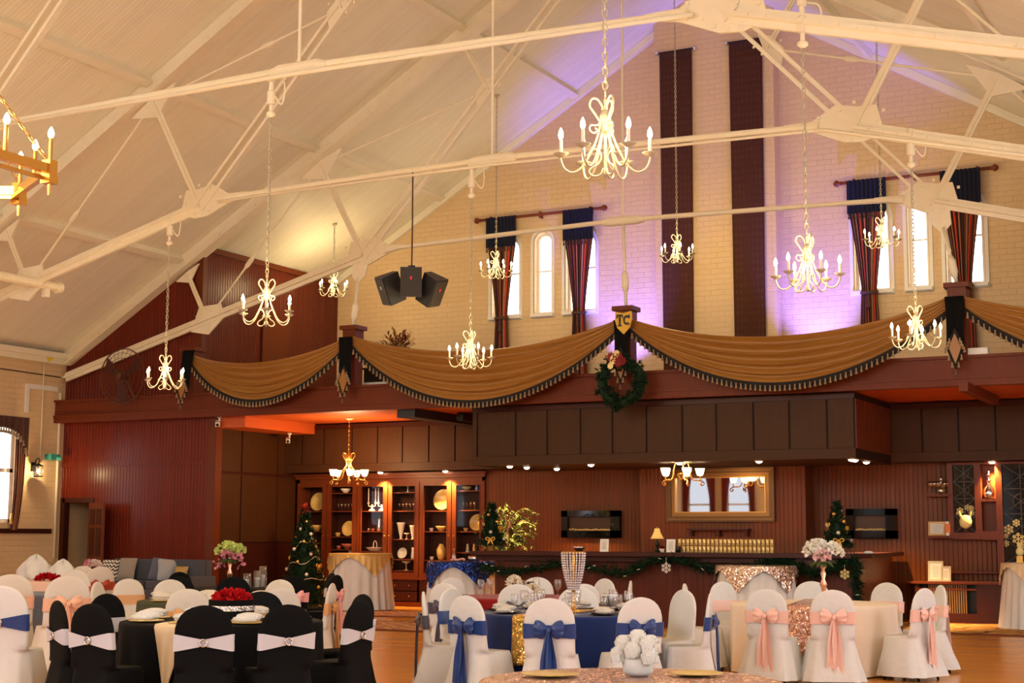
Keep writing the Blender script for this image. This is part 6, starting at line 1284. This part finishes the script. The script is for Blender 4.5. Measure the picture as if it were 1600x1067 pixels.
# linen heaps on the peach table, red flowers, bouquet
for px_, s, lab in ((56, 1.0, 'wide crumpled heap of white linen on the peach table'), (98, .82, 'smaller crumpled heap of white linen on the peach table')):
    q = PY(px_, 905, TC['F'][0][1] + .25); t = thing('linen_heap', lab, 'linen', (q.x, TC['F'][0][1] + .25, ZT))
    m = MB(); n = 40; rs = []
    for j in range(9):
        f = j / 8; row = []
        for k in range(n):
            a = 2 * pi * k / n; rr = .27 * s * cos(f * pi / 2) ** .55 * (1 + .13 * sin(a * 5 + 4 * f) + .09 * sin(a * 11 - 7 * f)) + .004; row.append((rr * cos(a) * 1.1, rr * sin(a), .38 * s * f * (1 + .12 * sin(a * 3 + 2))))
        rs.append(row)
    m.rings(rs); m.build('linen', 'white_cloth', t, smooth=True)
q = PZ(40, 903, ZT); t = thing('red_centrepiece', 'low red flower spray lying on the peach table', 'flowers', (TC['F'][0][0] + .1, TC['F'][0][1] - .35, ZT)); blossom('petal', t, (0, 0, .03), 60, .07, MATS['red_petal'], .16, .3)
q = PZ(146, 930, .8); t = thing('bouquet', 'glass vase of pink and white blooms beside the chevron cushion', 'flowers', (PY(146, 905, 22.6).x, 22.6, 0)); MB().lathe([(.2, 0), (.2, .02), (.03, .05), (.03, .66), (.25, .68), (.25, .7)], (0, 0, 0), 18).build('side_table', 'dark_metal', t); MB().lathe([(.05, .7), (.05, .84), (.04, .84)], (0, 0, 0), 12).build('vase', 'chrome', t, smooth=True)
for dx, mm in ((-.09, 'petal_rose'), (.06, 'petal_white'), (-.01, 'petal_pink')): blossom('bloom', t, (dx, -.02, .92), 30, .06, MATS[mm], .08, .9)
# ================================================================== skirted cocktail tables
def cocktail(c, r, h, top, label, drop=.18, points=5, items=True):
    t = thing('cocktail_table', label, 'table', (c[0], c[1], 0)); tablecloth(r, h, 'white_cloth', folds=22, amp=.04, flare=.1).build('skirt', 'white_cloth' if top != 'satin_gold2' else 'ivory_cloth', t, smooth=True)
    m = MB(); n = 120; rs = [[(rr * cos(2 * pi * k / n), rr * sin(2 * pi * k / n), h + .006) for k in range(n)] for rr in (.02, r * .98)]
    for j in range(6):
        f = j / 5; row = []
        for k in range(n):
            a = 2 * pi * k / n; pt = (abs(((a * points / (2 * pi) + .35) % 1) - .5) * 2) ** 1.6; d = drop * .35 + drop * 1.6 * pt; rr = r + .045 + .03 * f + .015 * sin(a * 34) * f; row.append((rr * cos(a), rr * sin(a), h + .004 - d * f))
        rs.append(row)
    m.rings(rs, True, False); m.build('overlay', top, t, smooth=True)
    MB().lathe([(.25, 0), (.25, .02), (.04, .04), (.04, h - .03), (r * .9, h - .02), (r * .9, h - .01)], (0, 0, 0), 16).build('table_frame', 'dark_metal', t); return t
mat('gold_overlay', (210, 172, 100), .35, .3, noise=.1, nscale=6)
q = PZ(545, 953, 0); cocktail((q.x + .1, q.y + .25), .60, 1.14, 'gold_overlay', 'white skirted cocktail table with gold overlay before the china cabinet', .24, 4)
q = PZ(703, 967, 0); N_ = (q.x, q.y + .45); cocktail(N_, .60, 1.03, 'sequin_navy', 'white skirted cocktail table with navy sequin overlay before the cabinet', .26, 4)
q = PZ(1181, 884, 1.05); cocktail((q.x, q.y), .58, 1.05, 'sequin_silver', 'white skirted cocktail table with silver-pink sequin overlay before the bar', .22, 5)
q = PZ(1640, 985, 0); cocktail((q.x - .15, q.y + .3), .58, 1.08, 'satin_champagne', 'white skirted cocktail table with champagne overlay by the radiator bench', .2, 5)
bx = (q.x - .15, q.y + .3)
t = thing('bear_figurine', 'cream teddy figurine on a gold block on the champagne cocktail table', 'ornament', (bx[0] - .3, bx[1] - .1, 1.09)); MB().bb((-.05, -.05, 0), (.05, .05, .11)).build('block', 'gold_metal', t); MB().ball((0, 0, .18), .065, 12, 8, 1.15).ball((0, 0, .28), .045, 10, 7).ball((-.035, 0, .32), .016, 6, 5).ball((.035, 0, .32), .016, 6, 5).build('figure', 'cream_petal', t, smooth=True)
t = thing('bottle', 'small clear bottle with label on the navy sequin table', 'bottle', (N_[0] - .12, N_[1] - .1, 1.042)); MB().lathe([(.035, 0), (.035, .12), (.012, .16), (.012, .2)], (0, 0, 0), 12).build('glass', 'glass', t, smooth=True); MB().lathe([(.036, .04), (.036, .1)], (0, 0, 0), 12).build('label_band', 'white_paint', t); MB().cyl((0, 0, .2), (0, 0, .22), .014, n=10).build('cap', 'gold_metal', t)
t = thing('sequin_ribbon', 'pink ribbon bundle lying on the navy sequin table', 'ribbon', (N_[0] + .02, N_[1] - .2, 1.042)); MB().tube(smooth_path([(-.16, 0, .015), (-.08, .03, .03), (0, -.02, .02), (.08, .03, .04), (.14, 0, .02)]), .022, 6).build('ribbon', 'satin_pink', t, smooth=True)
t = thing('glass_jar', 'squat silver jar lying on the navy sequin table', 'jar', (N_[0] + .3, N_[1] - .1, 1.042)); MB().cyl((-.1, 0, .05), (.1, 0, .05), .05, n=16).build('jar', 'chrome', t, smooth=True); MB().cyl((.1, 0, .05), (.12, 0, .05), .04, n=14).build('lid', 'silver', t)
# ================================================================== sofa with cushions
sx0, sx1, sy = PY(163, 880, 24.7).x, PY(318, 880, 24.7).x, 24.75
t = thing('sofa', 'dark grey upholstered sofa against the timber partition', 'sofa', ((sx0 + sx1) / 2, sy, 0)); W_ = sx1 - sx0; mat('sofa_grey', (78, 80, 88), .8, sheen=.4, bump=.15, bscale=160)
def soft(c, d, r=.05):
    m = MB(); x, y, z = [q / 2 for q in d]; rs = []
    for zz, s in ((-z, .9), (-z + r * .3, .97), (-z + r, 1), (z - r, 1), (z - r * .3, .97), (z, .9)): rs.append([(c[0] + px_ * (x - r + r * s if s < 1 else x) / x, c[1] + py_ * (y - r + r * s if s < 1 else y) / y, c[2] + zz) for px_, py_, _ in sup(x, -y, y, 28, .35)])
    m.rings(rs); return m
soft((0, .0, .25), (W_ - .3, .8, .32)).build('base', 'sofa_grey', t, smooth=True); soft((0, .3, .66), (W_ - .2, .24, .66)).build('back', 'sofa_grey', t, smooth=True)
for s in (-1, 1): soft((s * (W_ / 2 - .1), -.02, .38), (.2, .84, .6)).build('arm', 'sofa_grey', t, smooth=True); soft((s * (W_ / 4 - .06), -.08, .5), (W_ / 2 - .18, .62, .17)).build('seat_cushion', 'sofa_grey', t, smooth=True)
for s in (-1, 1): soft((s * (W_ / 4 - .06), .14, .8), (W_ / 2 - .16, .16, .42)).build('back_cushion', 'sofa_grey', t, smooth=True)
for x in (-W_ / 2 + .15, W_ / 2 - .15):
    for y in (-.32, .3): MB().cyl((x, y, 0), (x, y, .12), .03, n=8).build('leg', 'wood_dark', t)
def cushion(px_, lean, yaw, s, m_, label, py_=900):
    q = PY(px_, py_, sy - .12); t = thing('cushion', label, 'cushion', (q.x, sy - .12, .585)); m = MB()
    R_ = Matrix.Rotation(yaw, 3, 'Z') @ Matrix.Rotation(lean, 3, 'Y') @ Matrix.Rotation(-.25, 3, 'X')
    def f(sd):
        def g(u, v): x = (u - .5) * s; z = v * s; k = (16 * u * (1 - u) * v * (1 - v)) ** .5; pin = 1 - .06 * (1 - abs(2 * v - 1)) ; return tuple(R_ @ Vector((x * pin, sd * .075 * k, z)))
        return g
    m.grid(f(-1), 12, 12); m.grid(f(1), 12, 12); m.build('pad', m_, t, smooth=True); return t
M = mat('chevron', (60, 60, 70), .8); nt = M.node_tree; N = nt.nodes.new; L = nt.links.new; uv = N('ShaderNodeUVMap'); sp = N('ShaderNodeSeparateXYZ'); L(uv.outputs[0], sp.inputs[0])
tri = N('ShaderNodeMath'); tri.operation = 'PINGPONG'; tri.inputs[1].default_value = .1; L(sp.outputs[0], tri.inputs[0]); ad = N('ShaderNodeMath'); ad.operation = 'ADD'; L(sp.outputs[1], ad.inputs[0]); L(tri.outputs[0], ad.inputs[1]); mu = N('ShaderNodeMath'); mu.operation = 'MULTIPLY'; mu.inputs[1].default_value = 5.5; L(ad.outputs[0], mu.inputs[0]); fr_ = N('ShaderNodeMath'); fr_.operation = 'FRACT'; L(mu.outputs[0], fr_.inputs[0])
cr = N('ShaderNodeValToRGB'); cr.color_ramp.interpolation = 'CONSTANT'; L(fr_.outputs[0], cr.inputs[0]); cr.color_ramp.elements[0].color = srgb(226, 214, 190); cr.color_ramp.elements[1].position = .5; cr.color_ramp.elements[1].color = srgb(52, 54, 66); L(cr.outputs[0], nt.nodes['Principled BSDF'].inputs['Base Color'])
cushion(169, 0, .1, .42, 'chevron', 'black and cream chevron cushion at the end of the sofa'); cushion(195, 0, 0, .46, mat('cushion_taupe', (150, 140, 128), .8, sheen=.4), 'square taupe cushion leaning on the sofa back'); cushion(247, .12, .3, .46, mat('cushion_slate', (96, 102, 118), .8, sheen=.4), 'slate blue cushion tilted on the sofa'); cushion(262, .1, 1.0, .44, mat('cushion_pale', (160, 164, 170), .8, sheen=.4), 'pale grey cushion seen edge-on on the sofa'); cushion(281, 0, .1, .3, mat('cushion_gold', (180, 150, 90), .6, noise=.6, nscale=30), 'small black, gold and white patterned cushion on the sofa')
# ================================================================== rugs
def rug(name, pts, base, label):
    P_ = [PZ(a, b, 0) for a, b in pts]; c = sum(P_, Vector()) / 4; t = thing(name, label, 'rug', (c.x, c.y, 0)); q = [p - c for p in P_]
    MB().prism([(p.x, p.y, .004) for p in q], (0, 0, .012)).build('border', mat(base + '_border', (120, 66, 46), .95), t)
    MB().prism([(p.x * .93, p.y * .86, .0165) for p in q], (0, 0, .002)).build('field', base, t)
def rugmat(name, c1, c2, c3, s):
    M = mat(name, c1, .95); nt = M.node_tree; N = nt.nodes.new; L = nt.links.new; tc = N('ShaderNodeTexCoord'); vo = N('ShaderNodeTexVoronoi'); vo.inputs['Scale'].default_value = s; vo.inputs['Randomness'].default_value = .3; L(tc.outputs['Object'], vo.inputs['Vector']); cr = N('ShaderNodeValToRGB'); cr.color_ramp.interpolation = 'CONSTANT'; e = cr.color_ramp.elements; e[0].color = srgb(*c1); e[1].position = .33; e[1].color = srgb(*c2); k = e.new(.55); k.color = srgb(*c3); L(vo.outputs[0], cr.inputs[0]); L(cr.outputs[0], nt.nodes['Principled BSDF'].inputs['Base Color'])
rugmat('rug_red', (170, 110, 84), (196, 150, 110), (130, 70, 56), 3.0); rugmat('rug_gold', (176, 120, 60), (204, 160, 88), (132, 72, 40), 2.0)
rug('rug', ((560, 984), (720, 990), (720, 975), (580, 971)), 'rug_red', 'faded red patterned rug crossing the dance floor before the cocktail tables')
rug('rug', ((560, 963), (650, 965), (690, 957), (580, 955)), 'rug_red', 'small faded rug close to the china cabinet foot')
rug('rug', ((1400, 988), (1650, 997), (1650, 977), (1400, 974.5)), 'rug_gold', 'gold and red patterned carpet strip along the radiator bench')
rug('rug', ((880, 996), (1330, 1006), (1330, 990), (880, 981)), 'rug_gold', 'gold floral carpet strip along the foot of the bar')
for o_ in C.objects:
    if 'label' in o_ and not 4 <= len(o_['label'].split()) <= 16: print('LABEL', len(o_['label'].split()), o_['label'])
